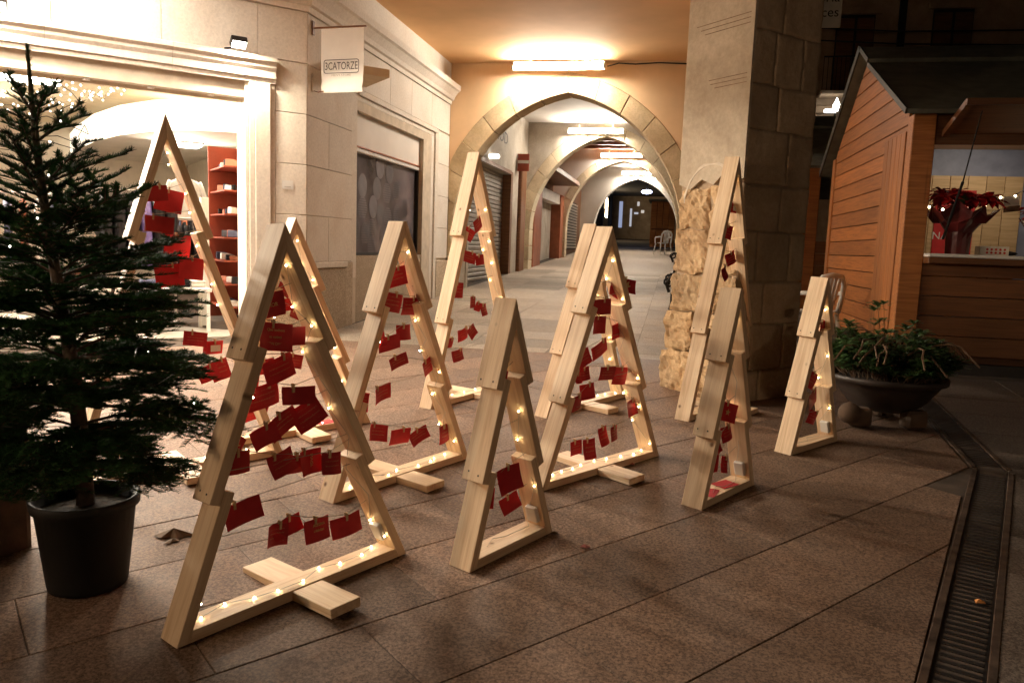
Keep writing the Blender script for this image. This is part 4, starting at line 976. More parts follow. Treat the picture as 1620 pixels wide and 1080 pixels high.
# ================================================================== cards on strings
CARDS = {
'F0': [(-0.053,1.6,0.113,0.085,-5),(0.012,1.562,0.17,0.13,12),(-0.046,1.429,0.17,0.092,6),(0.052,1.31,0.17,0.122,5),(0.109,1.18,0.17,0.127,8),(-0.009,1.142,0.17,0.132,-5),(0.11,0.771,0.129,0.086,8),(0.226,0.706,0.126,0.08,3),(0.183,0.556,0.121,0.094,-20),(0.252,0.57,0.112,0.125,-15),(0.412,0.511,0.136,0.135,10)] ,
'F1': [(-0.048,1.167,0.128,0.097,-8),(-0.037,1.044,0.17,0.108,10),(0.068,1.035,0.087,0.075,2),(-0.012,0.914,0.17,0.094,-12),(-0.083,0.812,0.17,0.098,-9),(0.064,0.798,0.169,0.071,6),(0.104,0.711,0.135,0.108,-28),(-0.012,0.694,0.159,0.085,-24),(-0.117,0.67,0.115,0.073,-14),(-0.224,0.655,0.099,0.083,38),(-0.221,0.584,0.112,0.088,2),(-0.042,0.547,0.125,0.09,-11),(0.035,0.519,0.078,0.076,6),(0.098,0.515,0.122,0.098,3),(0.187,0.494,0.095,0.09,8),(-0.216,0.392,0.17,0.091,-10),(-0.086,0.263,0.097,0.085,8),(-0.028,0.279,0.162,0.066,-4),(0.102,0.232,0.131,0.094,3),(0.248,0.208,0.158,0.087,-4)] ,
'F1b': [(-0.074,0.995,0.106,0.076,35),(-0.069,0.892,0.13,0.085,-4),(0.001,0.828,0.084,0.06,25),(-0.238,0.492,0.164,0.101,-8),(-0.037,0.513,0.156,0.095,14),(-0.345,0.193,0.17,0.101,-16),(-0.267,0.203,0.106,0.11,20)] ,
'F2': [(-0.003,1.167,0.158,0.107,-12),(-0.024,1.025,0.168,0.107,12),(0.103,0.994,0.111,0.102,4),(0.184,1.04,0.123,0.089,28),(-0.157,0.838,0.068,0.084,-8),(-0.06,0.798,0.139,0.089,-10),(0.057,0.848,0.121,0.087,3),(0.011,0.684,0.121,0.073,-18),(0.224,0.625,0.094,0.091,-20),(-0.285,0.501,0.067,0.104,12),(-0.121,0.516,0.17,0.093,-8),(-0.171,0.302,0.158,0.093,16),(0.001,0.244,0.163,0.092,4),(0.159,0.214,0.158,0.076,-16),(0.393,0.185,0.12,0.126,-10)] ,
'F3': [(0.041,1.445,0.131,0.105,-28),(-0.056,1.368,0.13,0.094,28),(-0.064,1.177,0.13,0.094,15),(0.067,1.152,0.088,0.085,-8),(-0.208,0.914,0.093,0.165,4),(-0.031,0.803,0.095,0.095,3),(0.06,0.758,0.067,0.075,20),(0.145,0.725,0.083,0.097,-8),(-0.088,0.537,0.132,0.106,-14),(-0.006,0.55,0.118,0.096,-30),(-0.272,0.484,0.115,0.083,4),(-0.177,0.372,0.16,0.094,-6),(-0.359,0.077,0.143,0.113,2)] ,
'F4a': [(0.223,1.121,0.14,0.085,12),(0.135,1.094,0.117,0.092,26),(-0.015,1.003,0.146,0.094,-3),(-0.033,0.899,0.156,0.105,4),(0.177,0.851,0.151,0.097,-10),(0.019,0.745,0.169,0.091,-24),(-0.157,0.714,0.113,0.096,-20),(-0.202,0.602,0.051,0.063,-3),(-0.115,0.611,0.083,0.079,-5),(0.049,0.599,0.128,0.084,4),(0.211,0.559,0.142,0.11,8),(-0.088,0.5,0.105,0.094,-6),(-0.207,0.448,0.144,0.093,-5),(0.308,0.352,0.167,0.104,-6),(-0.186,0.172,0.084,0.09,-6),(-0.091,0.154,0.09,0.122,-2),(0.068,0.2,0.086,0.117,-8),(0.151,0.206,0.087,0.094,-4)] ,
'F5': [(-0.014,0.801,0.047,0.08,14),(-0.071,0.526,0.043,0.079,6),(0.015,0.333,0.138,0.117,-8),(-0.107,0.269,0.051,0.097,6),(0.059,0.199,0.115,0.077,-16)] ,
'F6': [(0.135,1.781,0.078,0.102,14),(0.088,1.629,0.099,0.081,4),(0.001,1.438,0.091,0.111,16),(0.117,1.224,0.114,0.103,-22),(-0.036,1.122,0.113,0.112,-32),(0.477,0.641,0.076,0.076,-6)] ,
'F7': [(0.053,0.467,0.128,0.107,18),(0.053,0.346,0.089,0.093,-14),(-0.038,0.287,0.059,0.084,-18),(-0.062,0.19,0.068,0.099,4),(0.039,0.168,0.065,0.093,12)] ,
'F8': [(0.053,0.83,0.066,0.086,-14),(0.02,0.46,0.096,0.113,26),(0.04,0.324,0.17,0.14,-24),(0.085,0.187,0.086,0.097,20)] ,
}
rndC = random.Random(21)
PIN = bpy.data.meshes.new('clothespin'); t_ = MB()
t_.add([(-.005, -.004, -.018), (.005, -.004, -.018), (.004, -.010, .018), (-.004, -.010, .018), (-.005, -.001, -.018), (.005, -.001, -.018), (.004, -.005, .018), (-.004, -.005, .018)], [(0, 1, 2, 3), (7, 6, 5, 4), (0, 4, 5, 1), (1, 5, 6, 2), (2, 6, 7, 3), (3, 7, 4, 0)])
t_.add([(-.005, .001, -.018), (.005, .001, -.018), (.004, .005, .018), (-.004, .005, .018), (-.005, .004, -.018), (.005, .004, -.018), (.004, .010, .018), (-.004, .010, .018)], [(0, 1, 2, 3), (7, 6, 5, 4), (0, 4, 5, 1), (1, 5, 6, 2), (2, 6, 7, 3), (3, 7, 4, 0)])
t_.box((0, 0, .0), (.011, .012, .003)); PIN.from_pydata(t_.v, [], t_.f); PIN.materials.append(M['clip'])
def card_mesh(w, h, curl, bendx):
    mb = MB(); n = 5; vs = []
    for j in range(n):
        for i in range(n):
            a, b = i / (n - 1) - .5, j / (n - 1)
            vs.append((a * w, curl * b * b + bendx * a * a, -h * b))
    mb.add(vs, [(j * n + i, (j + 1) * n + i, (j + 1) * n + i + 1, j * n + i + 1) for j in range(n - 1) for i in range(n - 1)])
    b0_ = len(mb.v); mb.add([(x, y + .0007, z) for x, y, z in vs], [(j * n + i, j * n + i + 1, (j + 1) * n + i + 1, (j + 1) * n + i) for j in range(n - 1) for i in range(n - 1)])
    return mb
def star_pts(r, r2, n=5): return [((r if i % 2 == 0 else r2) * math.sin(math.pi * i / n), (r if i % 2 == 0 else r2) * math.cos(math.pi * i / n)) for i in range(2 * n)]
TREE = [(0, .5), (.14, .28), (.07, .28), (.22, .05), (.11, .05), (.3, -.2), (.05, -.2), (.05, -.4), (-.05, -.4), (-.05, -.2), (-.3, -.2), (-.11, .05), (-.22, .05), (-.07, .28), (-.14, .28)]
WRITE = {('F1', 0): ['AMOR'], ('F1', 1): ['Que tothom', 'es estimi', 'BON DIA!!'], ('F1', 13): ['MAGIA'], ('F1', 18): ['ALEGRIA', 'i felicitat']}
for key, rows in CARDS.items():
    H, Wd = DIM[FR[key][4]]; th = leg_geo(H, Wd, FR[key][5]); mw = FMAT[key]
    short = FR[key][7]
    items = sorted([(i,) + r for i, r in enumerate(rows)], key=lambda r: -(r[2] + r[4] / 2))
    strings = []
    for it in items:
        top = it[2] + it[4] / 2
        if strings and strings[-1]['z'] - top < .085 and len(strings[-1]['c']) < 5: strings[-1]['c'].append(it)
        else: strings.append({'z': top, 'c': [it]})
    TW = thing('twine', 'thin twine strung across the ' + short, 'twine', matrix=mw, group='twine in the pine frames')
    for si, sg_ in enumerate(strings):
        sg_['c'].sort(key=lambda r: r[1]); pins = []
        for ci, (idx, x, z, w, h, tilt) in enumerate(sg_['c']):
            w = min(w, .15); h = max(.06, min(h, .125)); y = rndC.uniform(-.022, .022)
            mt = Matrix.Translation((x, y, z)) @ Matrix.Rotation(math.radians(rndC.uniform(-16, 16)), 4, 'Z') @ Matrix.Rotation(math.radians(tilt), 4, 'Y') @ Matrix.Translation((0, 0, h / 2))
            me = card_mesh(w, h, rndC.uniform(-.022, .022), rndC.uniform(-.07, .07))
            n_on = len(sg_['c'])
            lab = 'red card on the %s string of the %s' % (ORD[min(si, 8)], short)
            if n_on > 1: lab = 'red card, %s along the %s string of the %s' % (ORD[ci], ORD[min(si, 8)], short)
            if (key, idx) == ('F4a', 0): lab = 'red card printed with a gold fir tree on the ' + short
            if (key, idx) == ('F7', 0): lab = 'red card with a gold star in the ' + short
            if (key, idx) == ('F1', 0): lab = 'red card reading AMOR in the ' + short
            if (key, idx) == ('F1', 13): lab = 'red card reading MAGIA in the ' + short
            dense = (key, idx) in WRITE or (key, idx) in (('F4a', 0), ('F7', 0), ('F3', 12), ('F0', 7))
            co = me.build('red_card', M['card'] if dense or rndC.random() < .35 else M['card_written'], smooth=True)
            co.matrix_basis = mw @ mt; tag(co, lab, 'card', 'red cards pegged in the pine frames')
            px = rndC.uniform(-.25, .25) * w
            pin = link('clothespin', PIN, co, Matrix.Translation((px, 0, -.004)) @ Matrix.Rotation(math.radians(-tilt * .6), 4, 'Y'))
            pins.append(mt @ Vector((px, 0, .006)))
            if (key, idx) in WRITE:
                ln = WRITE[(key, idx)]
                for li, s_ in enumerate(ln):
                    if s_ == 'MAGIA': m_ = Matrix(((0, 1, 0, .01), (0, 0, -1, -.009), (-1, 0, 0, -h / 2), (0, 0, 0, 1)))
                    else: m_ = Matrix(((1, 0, 0, 0), (0, 0, -1, -.009), (0, 1, 0, -h * (.5 if len(ln) == 1 else .25 + .25 * li)), (0, 0, 0, 1)))
                    text('handwriting', s_, .021 if len(ln) == 1 else .016, M['gold'], co, m_)
            if (key, idx) == ('F4a', 0):
                m_ = Matrix(((0, -1, 0, 0), (0, 0, -1, -.0085), (-1, 0, 0, -h / 2), (0, 0, 0, 1)))
                MB().add([m_ @ Vector((x_ * .11, y_ * .10, 0)) for x_, y_ in TREE], [tuple(range(len(TREE)))]).build('gold_tree', M['gold'], co, local=True)
            if (key, idx) in (('F7', 0), ('F1', 9)):
                sp_ = star_pts(.022, .009); MB().add([(x_ * 1, -.009, y_ - h / 2) for x_, y_ in sp_], [tuple(range(len(sp_)))]).build('gold_star', M['gold'], co, local=True)
            if (key, idx) in (('F3', 12), ('F0', 7), ('F6', 1)):
                MB().lohi((-w * .22, -.0105, -h * .78), (w * .28, -.0098, -h * .3)).build('white_print', M['paper'], co, local=True)
        zl = pins[0].z + .02; zr = pins[-1].z + .025
        il = lambda z: (H - z) * math.tan(th) - (min(2, int((H - z) / (H / 3))) + 1) * TH / math.cos(th)
        pts = [Vector((-il(zl), 0, zl))] + pins + [Vector((il(zr), 0, zr))]
        MB().tube(pts, .0015, 4).build('strand', M['twine'], TW, local=True)
# cards lying on base boards, and one propped printed leaflet
def lying(key, x, y, rot, w, h, label, mat, z=TH + .002):
    o = MB().box((0, 0, 0), (w, h, .0012)); o = o.build('red_card', mat); o.matrix_basis = FMAT[key] @ Matrix.Translation((x, y, z)) @ Matrix.Rotation(rot, 4, 'Z'); return tag(o, label, 'card')
lying('F7', -.13, 0, .3, .14, .10, 'red card lying at the corner of the base board before the pillar', M['card_written'])
lying('F7', .06, .0, -.2, .13, .10, 'red card lying mid base board of the small frame before the pillar', M['card'], TH + .003)
lying('F1b', .2, .0, .1, .14, .10, 'red card lying on the base board of the hidden frame', M['card_written'])
# ================================================================== potted fir
PX_, PY_ = -2.275, 2.60; PZ = gz(PX_, PY_)
PT = thing('plant_pot', 'black plastic pot holding the fir', 'pot', (PX_, PY_, PZ))
MB().lathe([(.0, .002), (.145, .002), (.150, .02), (.185, .33), (.200, .335), (.203, .372), (.196, .376), (.186, .372), (.180, .30), (.0, .30)], 36, (PX_, PY_, PZ)).build('pot_shell', M['pot'], PT, smooth=True)
so = MB().lathe([(.181, .318), (.12, .326), (.06, .333), (.0, .337)], 30, (PX_, PY_, PZ)).build('soil', M['soil'], PT, smooth=True)
TR = thing('fir_tree', 'bushy dark green fir tree with fairy lights in a black pot', 'fir tree', (PX_, PY_, PZ + .33))
rt = random.Random(13)
HT = 2.215 - (PZ + .33)
def trunk_p(t): return Vector((PX_ - .19 * t + .012 * math.sin(7 * t), PY_ + .01 * math.sin(5 * t), PZ + .33 + HT * t))
MB().tube([trunk_p(i / 16) for i in range(17)], [.030 * (1 - i / 16) ** .8 + .0045 for i in range(17)], 8).build('trunk', M['bark'], TR, smooth=True)
nd = MB(); br = MB()
nv_, nf_ = [], []
def needles(a, b, dens, ln, flat=.55):
    d = b - a; L = d.length
    if L < 1e-4: return
    d = d / L; s1 = d.orthogonal().normalized(); s2 = d.cross(s1)
    up = Vector((0, 0, 1)); side = d.cross(up)
    side = side.normalized() if side.length > .05 else s1
    vert = side.cross(d)
    for _ in range(max(2, int(L * dens))):
        t = rt.random(); th = rt.uniform(0, 2 * math.pi)
        rad = (side * math.cos(th) + vert * (abs(math.sin(th)) * flat + .12 * math.sin(th)))
        dr = (rad.normalized() * .85 + d * (.55 + .3 * rt.random())).normalized()
        p = a + d * (L * t); l = ln * rt.uniform(.7, 1.15); w = dr.cross(d); w = w.normalized() * .0013 if w.length > 1e-6 else s1 * .0013
        k = len(nv_); nv_.extend(((p - w)[:], (p + w)[:], (p + dr * l + w * .5)[:], (p + dr * l - w * .5)[:])); nf_.append((k, k + 1, k + 2, k + 3))
def branch(p, dirv, L, lvl, droop):
    n = 6 if lvl == 0 else 3; pts = [p]; d = dirv.normalized(); q = p.copy()
    for i in range(n):
        d = (d + Vector((0, 0, -droop / n)) + Vector((rt.uniform(-.06, .06), rt.uniform(-.06, .06), rt.uniform(-.04, .05)))).normalized()
        q = q + d * (L / n); pts.append(q)
    r0 = (.0075 if lvl == 0 else .0032) * (.4 + L * 1.2) if lvl == 0 else .0026
    br.tube(pts, [r0 * (1 - .75 * i / n) for i in range(n + 1)], 5 if lvl == 0 else 4, cap=False)
    for i in range(n):
        if lvl > 0 or i >= n * .25: needles(pts[i], pts[i + 1], 620 if p.z < 1.55 else 1300, .022, .55 if p.z < 1.55 else .9)
    if lvl < 2:
        m = 5 if L > .1 else 3
        if lvl == 0: m = max(4, int(L / (.028 if p.z < 1.55 else .05)))
        if lvl == 1 and p.z > 1.55: m = 0
        for i in range(m):
            t = .22 + .74 * i / max(1, m - 1) if lvl == 0 else .3 + .6 * i / max(1, m - 1)
            k = min(n - 1, int(t * n)); fr_ = t * n - k; bp_ = pts[k].lerp(pts[k + 1], fr_); ax = (pts[k + 1] - pts[k]).normalized()
            sd = ax.cross(Vector((0, 0, 1))); sd = sd.normalized() if sd.length > .05 else Vector((1, 0, 0))
            sg = 1 if i % 2 else -1
            dv = (ax * .72 + sd * sg * .75 + Vector((0, 0, rt.uniform(-.12, .16)))).normalized()
            l2 = L * (.52 - .34 * t) * rt.uniform(.8, 1.2) if lvl == 0 else L * .45 * rt.uniform(.7, 1.2)
            if l2 > .03: branch(bp_, dv, l2, lvl + 1, droop * .6)
# whorls from the top down
levels = [(.86, 4, .20), (.80, 5, .27), (.735, 5, .29), (.68, 6, .33), (.635, 7, .38), (.57, 7, .44), (.505, 8, .49), (.44, 9, .54), (.375, 9, .59), (.31, 10, .63), (.245, 10, .64), (.18, 9, .60), (.12, 8, .52), (.085, 7, .44)]
ph = .6
for (t, nb, L) in levels:
    ph += 1.1
    for i in range(nb):
        a = ph + 2 * math.pi * i / nb + rt.uniform(-.25, .25)
        tt = t + rt.uniform(-.034, .034) * (t < .8)
        el = (1.1 if t > .84 else .85 if t > .72 else .66 if t > .55 else .48 if t > .35 else .22 if t > .1 else .0)
        dv = Vector((math.cos(a), math.sin(a), el + rt.uniform(-.12, .16)))
        branch(trunk_p(tt), dv, L * rt.uniform(.62, 1.0), 0, (.05 if t > .8 else .16 if t > .5 else .36))
for i in range(15, 17): pass
needles(trunk_p(.965), trunk_p(1.003), 2200, .019, 1.0); needles(trunk_p(.70), trunk_p(.97), 1100, .019, 1.0)
br.build('branches', M['bark'], TR)
nd.v, nd.f = nv_, nf_
nd.build('needles', M['needle'], TR)
# fairy lights on the fir
TL = thing('tree_lights', 'cold white fairy lights wound through the potted fir', 'fairy lights', (PX_, PY_, PZ + .4))
pts = []; invT = basis_chain(TL).inverted()
bm_t = bpy.data.meshes.new('bulb'); t_ = MB().ball((0, 0, 0), .0038, 6, 4); bm_t.from_pydata(t_.v, [], t_.f); bm_t.materials.append(M['bulb_white'])
for i in range(150):
    t = .88 - .70 * i / 149; r = (.08 + .46 * (1 - t) ** .8) * rt.uniform(.7, 1.0); a = i * .43 + rt.uniform(-.15, .15)
    c = trunk_p(t); p = c + Vector((math.cos(a) * r, math.sin(a) * r, .05 + rt.uniform(-.03, .03))); pts.append(p)
    if i % 7 == 0: link('bulb', bm_t, TL, invT @ Matrix.Translation(p))
MB().tube(pts, .0015, 4).build('wire', M['iron_black'], TL)

# dark stone block beside the fir
BK = MB().prism([(-2.76, 2.84, .06), (-3.3, 3.05, .06), (-3.5, 2.5, .06), (-2.95, 2.30, .06)], (0, 0, .80)).build('stone_bollard', plain('dark brown stone', (.10, .065, .045), .8, var=.3, bmp=.4), bevel=.03, seg=2)
tag(BK, 'squat dark brown stone block standing beside the black pot', 'block')

# ================================================================== timber market chalets
def chalet(X, Y0, label, full=True):
    z0 = gz(X, Y0); CH = thing('market_chalet', label, 'chalet', (X, Y0, z0), group='timber market chalets')
    Yb = Y0 + 4.1; ye = 3.0; ym = Y0 + 2.35; zr = 4.13; fl = z0 + .22
    b = lambda a, c, name, mat, bev=.006, par=None: MB().lohi(a, c).build(name, mat, par or CH, bevel=bev)
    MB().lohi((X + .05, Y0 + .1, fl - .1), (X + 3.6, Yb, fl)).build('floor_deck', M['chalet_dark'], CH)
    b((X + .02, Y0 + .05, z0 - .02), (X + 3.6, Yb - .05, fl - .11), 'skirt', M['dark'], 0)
    # gable boards
    h = .196; z = fl; rnd_ = random.Random(3)
    def yr(zz):   # gable outline at height zz
        if zz <= ye: return Y0 + .20, Yb
        f_ = (zz - ye) / (zr - ye); return (Y0 + .05) + (ym - Y0 - .05) * f_, Yb - (Yb - ym) * f_
    mback = MB().prism([(X + .03, Y0 + .2, fl), (X + .03, Y0 + .2, ye), (X + .03, ym, zr - .03), (X + .03, Yb - .02, ye), (X + .03, Yb - .02, fl)], (.04, 0, 0)).build('gable_backing', M['dark'], CH, fixn=True)
    while z < zr - .06:
        z1 = min(z + h, zr - .04)
        ya0, yb0 = yr(z + .006); ya1, yb1 = yr(z1 - .006)
        if z1 <= ye - .12: ya0 = ya1 = Y0 + 1.12
        off = rnd_.uniform(0, .004)
        if yb1 - ya1 > .05:
            pr = MB().prism([(X - off, ya0, z + .005), (X - off, ya1, z1 - .005), (X - off, yb1, z1 - .005), (X - off, yb0, z + .005)], (.03, 0, 0))
            cy_, cz_ = (ya0 + yb0) / 2, (z + z1) / 2
            mloc = Matrix(((0, 0, 1, X), (1, 0, 0, cy_), (0, 1, 0, cz_), (0, 0, 0, 1))); inv_ = mloc.inverted()
            o = MB(); o.add([inv_ @ Vector(v) for v in pr.v], pr.f)
            ob_ = o.build('board', M['chalet'], CH, local=True, bevel=.004, fixn=True); ob_.matrix_basis = basis_chain(CH).inverted() @ mloc
        z = z1
    # vertical boards of the folding side shutter
    for i in range(5):
        y = Y0 + .26 + i * .168
        pr = MB().lohi((X - .018, y, fl), (X + .02, y + .160, ye - .14)); mloc = Matrix(((0, 0, 1, X), (0, 1, 0, y + .08), (-1, 0, 0, 1.7), (0, 0, 0, 1))); inv_ = mloc.inverted()
        o = MB(); o.add([inv_ @ Vector(v) for v in pr.v], pr.f); ob_ = o.build('upright_board', M['chalet'], CH, local=True, bevel=.004, fixn=True); ob_.matrix_basis = basis_chain(CH).inverted() @ mloc
    # corner posts
    for (x_, y_) in ((X, Y0), (X, Yb - .12)): b((x_ - .02, y_, z0 + .05), (x_ + .20, y_ + .20, ye), 'corner_post', M['chalet'], .008)
    b((X + 3.45, Y0, z0 + .05), (X + 3.6, Y0 + .15, ye), 'corner_post', M['chalet'], .008)
    # roof
    def slope(ya, za, yb, zb, name):
        d = Vector((0, yb - ya, zb - za)).normalized(); n_ = Vector((0, -d.z, d.y)); n_ = n_ if n_.z > 0 else -n_
        MB().prism([Vector((X - .12, ya, za)), Vector((X + 3.75, ya, za)), Vector((X + 3.75, yb, zb)), Vector((X - .12, yb, zb))], n_ * .05).build(name, M['roof'], CH, bevel=.004, fixn=True)
        MB().prism([Vector((X - .14, ya, za - .001)), Vector((X - .121, ya, za - .001)), Vector((X - .121, yb, zb - .001)), Vector((X - .14, yb, zb - .001))], n_ * .06 if ya < yb else n_ * .12).build('barge_board', M['barge'], CH, fixn=True)
    slope(Y0 - .12, ye - .02, Y0 + .12 + (ym - Y0) * .72, ye - .02 + (zr - ye + .06) * .745, 'roof_sheet'); slope(Y0 + .14 + (ym - Y0) * .72, ye + .03 + (zr - ye + .06) * .745, ym, zr + .05, 'roof_sheet'); slope(Yb + .45, ye - .22, ym, zr + .04, 'roof_sheet')
    # front
    nb = 5
    for i in range(nb):
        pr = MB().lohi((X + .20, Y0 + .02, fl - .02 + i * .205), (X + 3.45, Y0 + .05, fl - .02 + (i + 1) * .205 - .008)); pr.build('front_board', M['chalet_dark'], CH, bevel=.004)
    if full:
        ct_ = 1.60
        b((X + .20, Y0 - .16, ct_ - .035), (X + 3.45, Y0 + .5, ct_), 'counter', M['plastic_white'], .006); b((X + .20, Y0 - .17, ct_ - .10), (X + 3.45, Y0 + .05, ct_ - .037), 'counter_edge', M['chalet_dark'], .006)
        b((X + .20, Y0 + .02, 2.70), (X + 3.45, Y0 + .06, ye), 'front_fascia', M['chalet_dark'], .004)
        # raised flap with its frame
        fl_ = MB().prism([(X + .25, Y0 - .02, 2.80), (X + 3.4, Y0 - .02, 2.80), (X + 3.4, Y0 - .62, 3.0), (X + .25, Y0 - .62, 3.0)], (0, 0, .03)).build('flap', M['chalet_dark'], CH, fixn=True)
        MB().prism([(X + .25, Y0 - .62, 2.97), (X + 3.4, Y0 - .62, 2.97), (X + 3.4, Y0 - .66, 2.97), (X + .25, Y0 - .66, 2.97)], (0, 0, .06)).build('flap_rail', M['chalet_dark'], fl_, fixn=True)
        MB().prism([(X + .25, Y0 - .615, 2.964), (X + .31, Y0 - .615, 2.964), (X + .31, Y0 - .02, 2.765), (X + .25, Y0 - .02, 2.765)], (0, 0, .034)).build('flap_rail', M['chalet_dark'], fl_, fixn=True)
        MB().tube([(X + .36, Y0 - .02, 1.75), (X + .40, Y0 - .30, 2.30)], .014, 8).build('gas_strut', M['iron_black'], CH); MB().tube([(X + .40, Y0 - .30, 2.30), (X + .43, Y0 - .52, 2.94)], .007, 8).build('gas_strut', M['iron_black'], CH)
        # inside
        b((X + .2, Y0 + 2.2, fl), (X + 3.5, Y0 + 2.26, 2.95), 'back_wall', M['blue_grey'], 0)
        for i in range(7): b((X + .42 + i * .21, Y0 + 2.17, 1.3), (X + .624 + i * .21, Y0 + 2.199, 2.60), 'back_panel', M['board_pale'], .003)
        b((X + .1, Y0 + .3, 2.93), (X + 3.5, Y0 + 2.2, 2.96), 'inner_ceiling', M['board_pale'], 0)
        b((X + .06, Y0 + .25, fl), (X + .09, Y0 + 2.2, 2.93), 'inner_side', M['board_pale'], 0)
        b((X + .3, Y0 + 1.7, 1.35), (X + 3.4, Y0 + 2.15, 1.40), 'back_shelf', M['chalet_dark'], .004)
        area_lamp('inner_lamp', (X + 1.3, Y0 + 1.2, 2.90), (X + 1.2, Y0 + 1.9, 1.5), .5, .12, 5, (1, .86, .66), CH)
    return CH
CHX, CHY = 2.30, 8.72
chalet(CHX, CHY, 'timber market chalet with its counter open, beside the pillar')
chalet(2.10, 13.95, 'closed timber chalet behind the open one', False)
# goods on the counter
def poinsettia(x, y, z, s, label, seed):  # wrapped pot plant
    r_ = random.Random(seed); o = thing('poinsettia', label, 'plant', (x, y, z), group='poinsettias on the counter')
    wr = MB(); n = 16; vs = []
    for j, (rr, zz) in enumerate(((.075, 0), (.078, .10), (.082, .15), (.13, .21), (.19, .26), (.22, .30))):
        for i in range(n):
            a = 2 * math.pi * i / n; q = rr * (1 + (.10 * math.sin(i * 4.0 + j) + .07 * math.sin(i * 7.1)) * (.25 + j / 5)); vs.append((x + q * s * math.cos(a), y + q * s * math.sin(a), z + (zz + (.035 * math.sin(i * 3) + .02 * math.sin(i * 5.3)) * (j > 3)) * s))
    wr.add(vs, [(j * n + i, j * n + (i + 1) % n, (j + 1) * n + (i + 1) % n, (j + 1) * n + i) for j in range(5) for i in range(n)] + [tuple(range(n - 1, -1, -1))]); wr.build('wrapping', M['wrap'], o)
    lf = MB()
    for k in range(20):
        a0 = r_.uniform(0, 6.28); rr = .21 * math.sqrt(r_.random()) * s; cx_, cy_, cz_ = x + rr * math.cos(a0), y + rr * math.sin(a0), z + (.41 - .3 * (rr / s) + r_.uniform(-.02, .06)) * s
        for ring, (nl, L, el) in enumerate(((8, .12, .05), (6, .085, .6))):
            for i in range(nl):
                a = 2 * math.pi * (i + .5 * ring) / nl + r_.uniform(-.25, .25); d = Vector((math.cos(a), math.sin(a), el + r_.uniform(-.5, .25))).normalized(); sd = Vector((-math.sin(a), math.cos(a), 0)); l = L * s * r_.uniform(.7, 1.2)
                c = Vector((cx_, cy_, cz_)); lf.add([c, c + d * l * .35 + sd * l * .22 + Vector((0, 0, .012)), c + d * l * .7 + sd * l * .17, c + d * l - Vector((0, 0, .03)), c + d * l * .7 - sd * l * .17, c + d * l * .35 - sd * l * .22 + Vector((0, 0, .012))], [(0, 1, 2, 3, 4, 5)])
    lf.build('bracts', M['poinsettia'], o)
    gf = MB()
    for k in range(14):
        a = r_.uniform(0, 6.28); d = Vector((math.cos(a), math.sin(a), r_.uniform(-.1, .5))).normalized(); sd = Vector((-math.sin(a), math.cos(a), 0)); c = Vector((x, y, z + .30 * s)) + d * .08 * s; l = .15 * s
        gf.add([c, c + d * l * .5 + sd * l * .25, c + d * l, c + d * l * .5 - sd * l * .25], [(0, 1, 2, 3)])
    gf.build('leaves', M['stem_green'], o)
poinsettia(CHX + .56, CHY + .16, 1.602, 1.5, 'red poinsettia in dark red wrapping at the end of the counter', 3)
poinsettia(CHX + 1.42, CHY + .18, 1.602, 1.25, 'red poinsettia farther along the counter', 8)
SL = thing('string_lights', 'string of warm lights looped across the chalet opening', 'string lights', (CHX + .8, CHY + .3, 2.2))
bm_c = bpy.data.meshes.new('bulb'); t_ = MB().ball((0, 0, 0), .013, 6, 4); bm_c.from_pydata(t_.v, [], t_.f); bm_c.materials.append(emit('chalet bulb', (1, .78, .45), 22))
pts = []; invS = basis_chain(SL).inverted()
for i in range(18):
    t = i / 17; p = Vector((CHX + .30 + 1.15 * t, CHY + .35, 2.10 + .26 * t * t + .03 * math.sin(i * 2.1))); pts.append(p)
    if i % 2 == 0: link('bulb', bm_c, SL, invS @ Matrix.Translation(p - Vector((0, .02, .01))))
for i in range(12):
    t = i / 11; p = Vector((CHX + 1.38 + .05 * math.sin(i * 1.9), CHY + .33, 2.36 - .72 * t)); pts.append(p); link('bulb', bm_c, SL, invS @ Matrix.Translation(p - Vector((.03 * (-1) ** i, .02, .0))))
MB().tube(pts, .006, 5).build('wire', M['iron_black'], SL)
PO = thing('poster', 'red poster with white capitals on the chalet back wall', 'poster', (CHX + 1.05, CHY + 2.15, 1.9))
MB().lohi((CHX + .90, CHY + 2.155, 1.62), (CHX + 1.36, CHY + 2.163, 2.42)).build('sheet', M['poster_red'], PO)
for s_, z in (('ER', 2.06), ('ET', 1.955), ('NADAL', 1.84)):
    text('lettering', s_, .135, M['paper'], PO, basis_chain(PO).inverted() @ Matrix(((1, 0, 0, CHX + 1.34), (0, 0, -1, CHY + 2.154), (0, 1, 0, z), (0, 0, 0, 1))), 'RIGHT', .001)
for x0, x1, z0, z1 in ((1.08, 1.16, 2.33, 2.36), (1.2, 1.32, 2.28, 2.36)): MB().lohi((CHX + x0, CHY + 2.151, z0), (CHX + x1, CHY + 2.154, z1)).build('print_patch', M['paper'], PO)
bx_ = MB().lohi((CHX + .86, CHY + .40, 1.602), (CHX + 1.14, CHY + .55, 1.70)).build('carton', M['paper'], bevel=.003); tag(bx_, 'small white carton with red dots on the counter', 'box')
for i in range(5):
    for j in range(2): MB().lathe([(0, 0), (.013, 0)], 8).build('dot', M['poster_red'], bx_, local=True, matrix=Matrix.Translation((CHX + .93 + i * .042, CHY + .399, 1.632 + j * .034)) @ Matrix.Rotation(math.pi / 2, 4, 'X'))
hc = thing('price_card', 'white card with a brown tag pegged to the chalet lights', 'card', (CHX + 1.08, CHY + .33, 2.15))
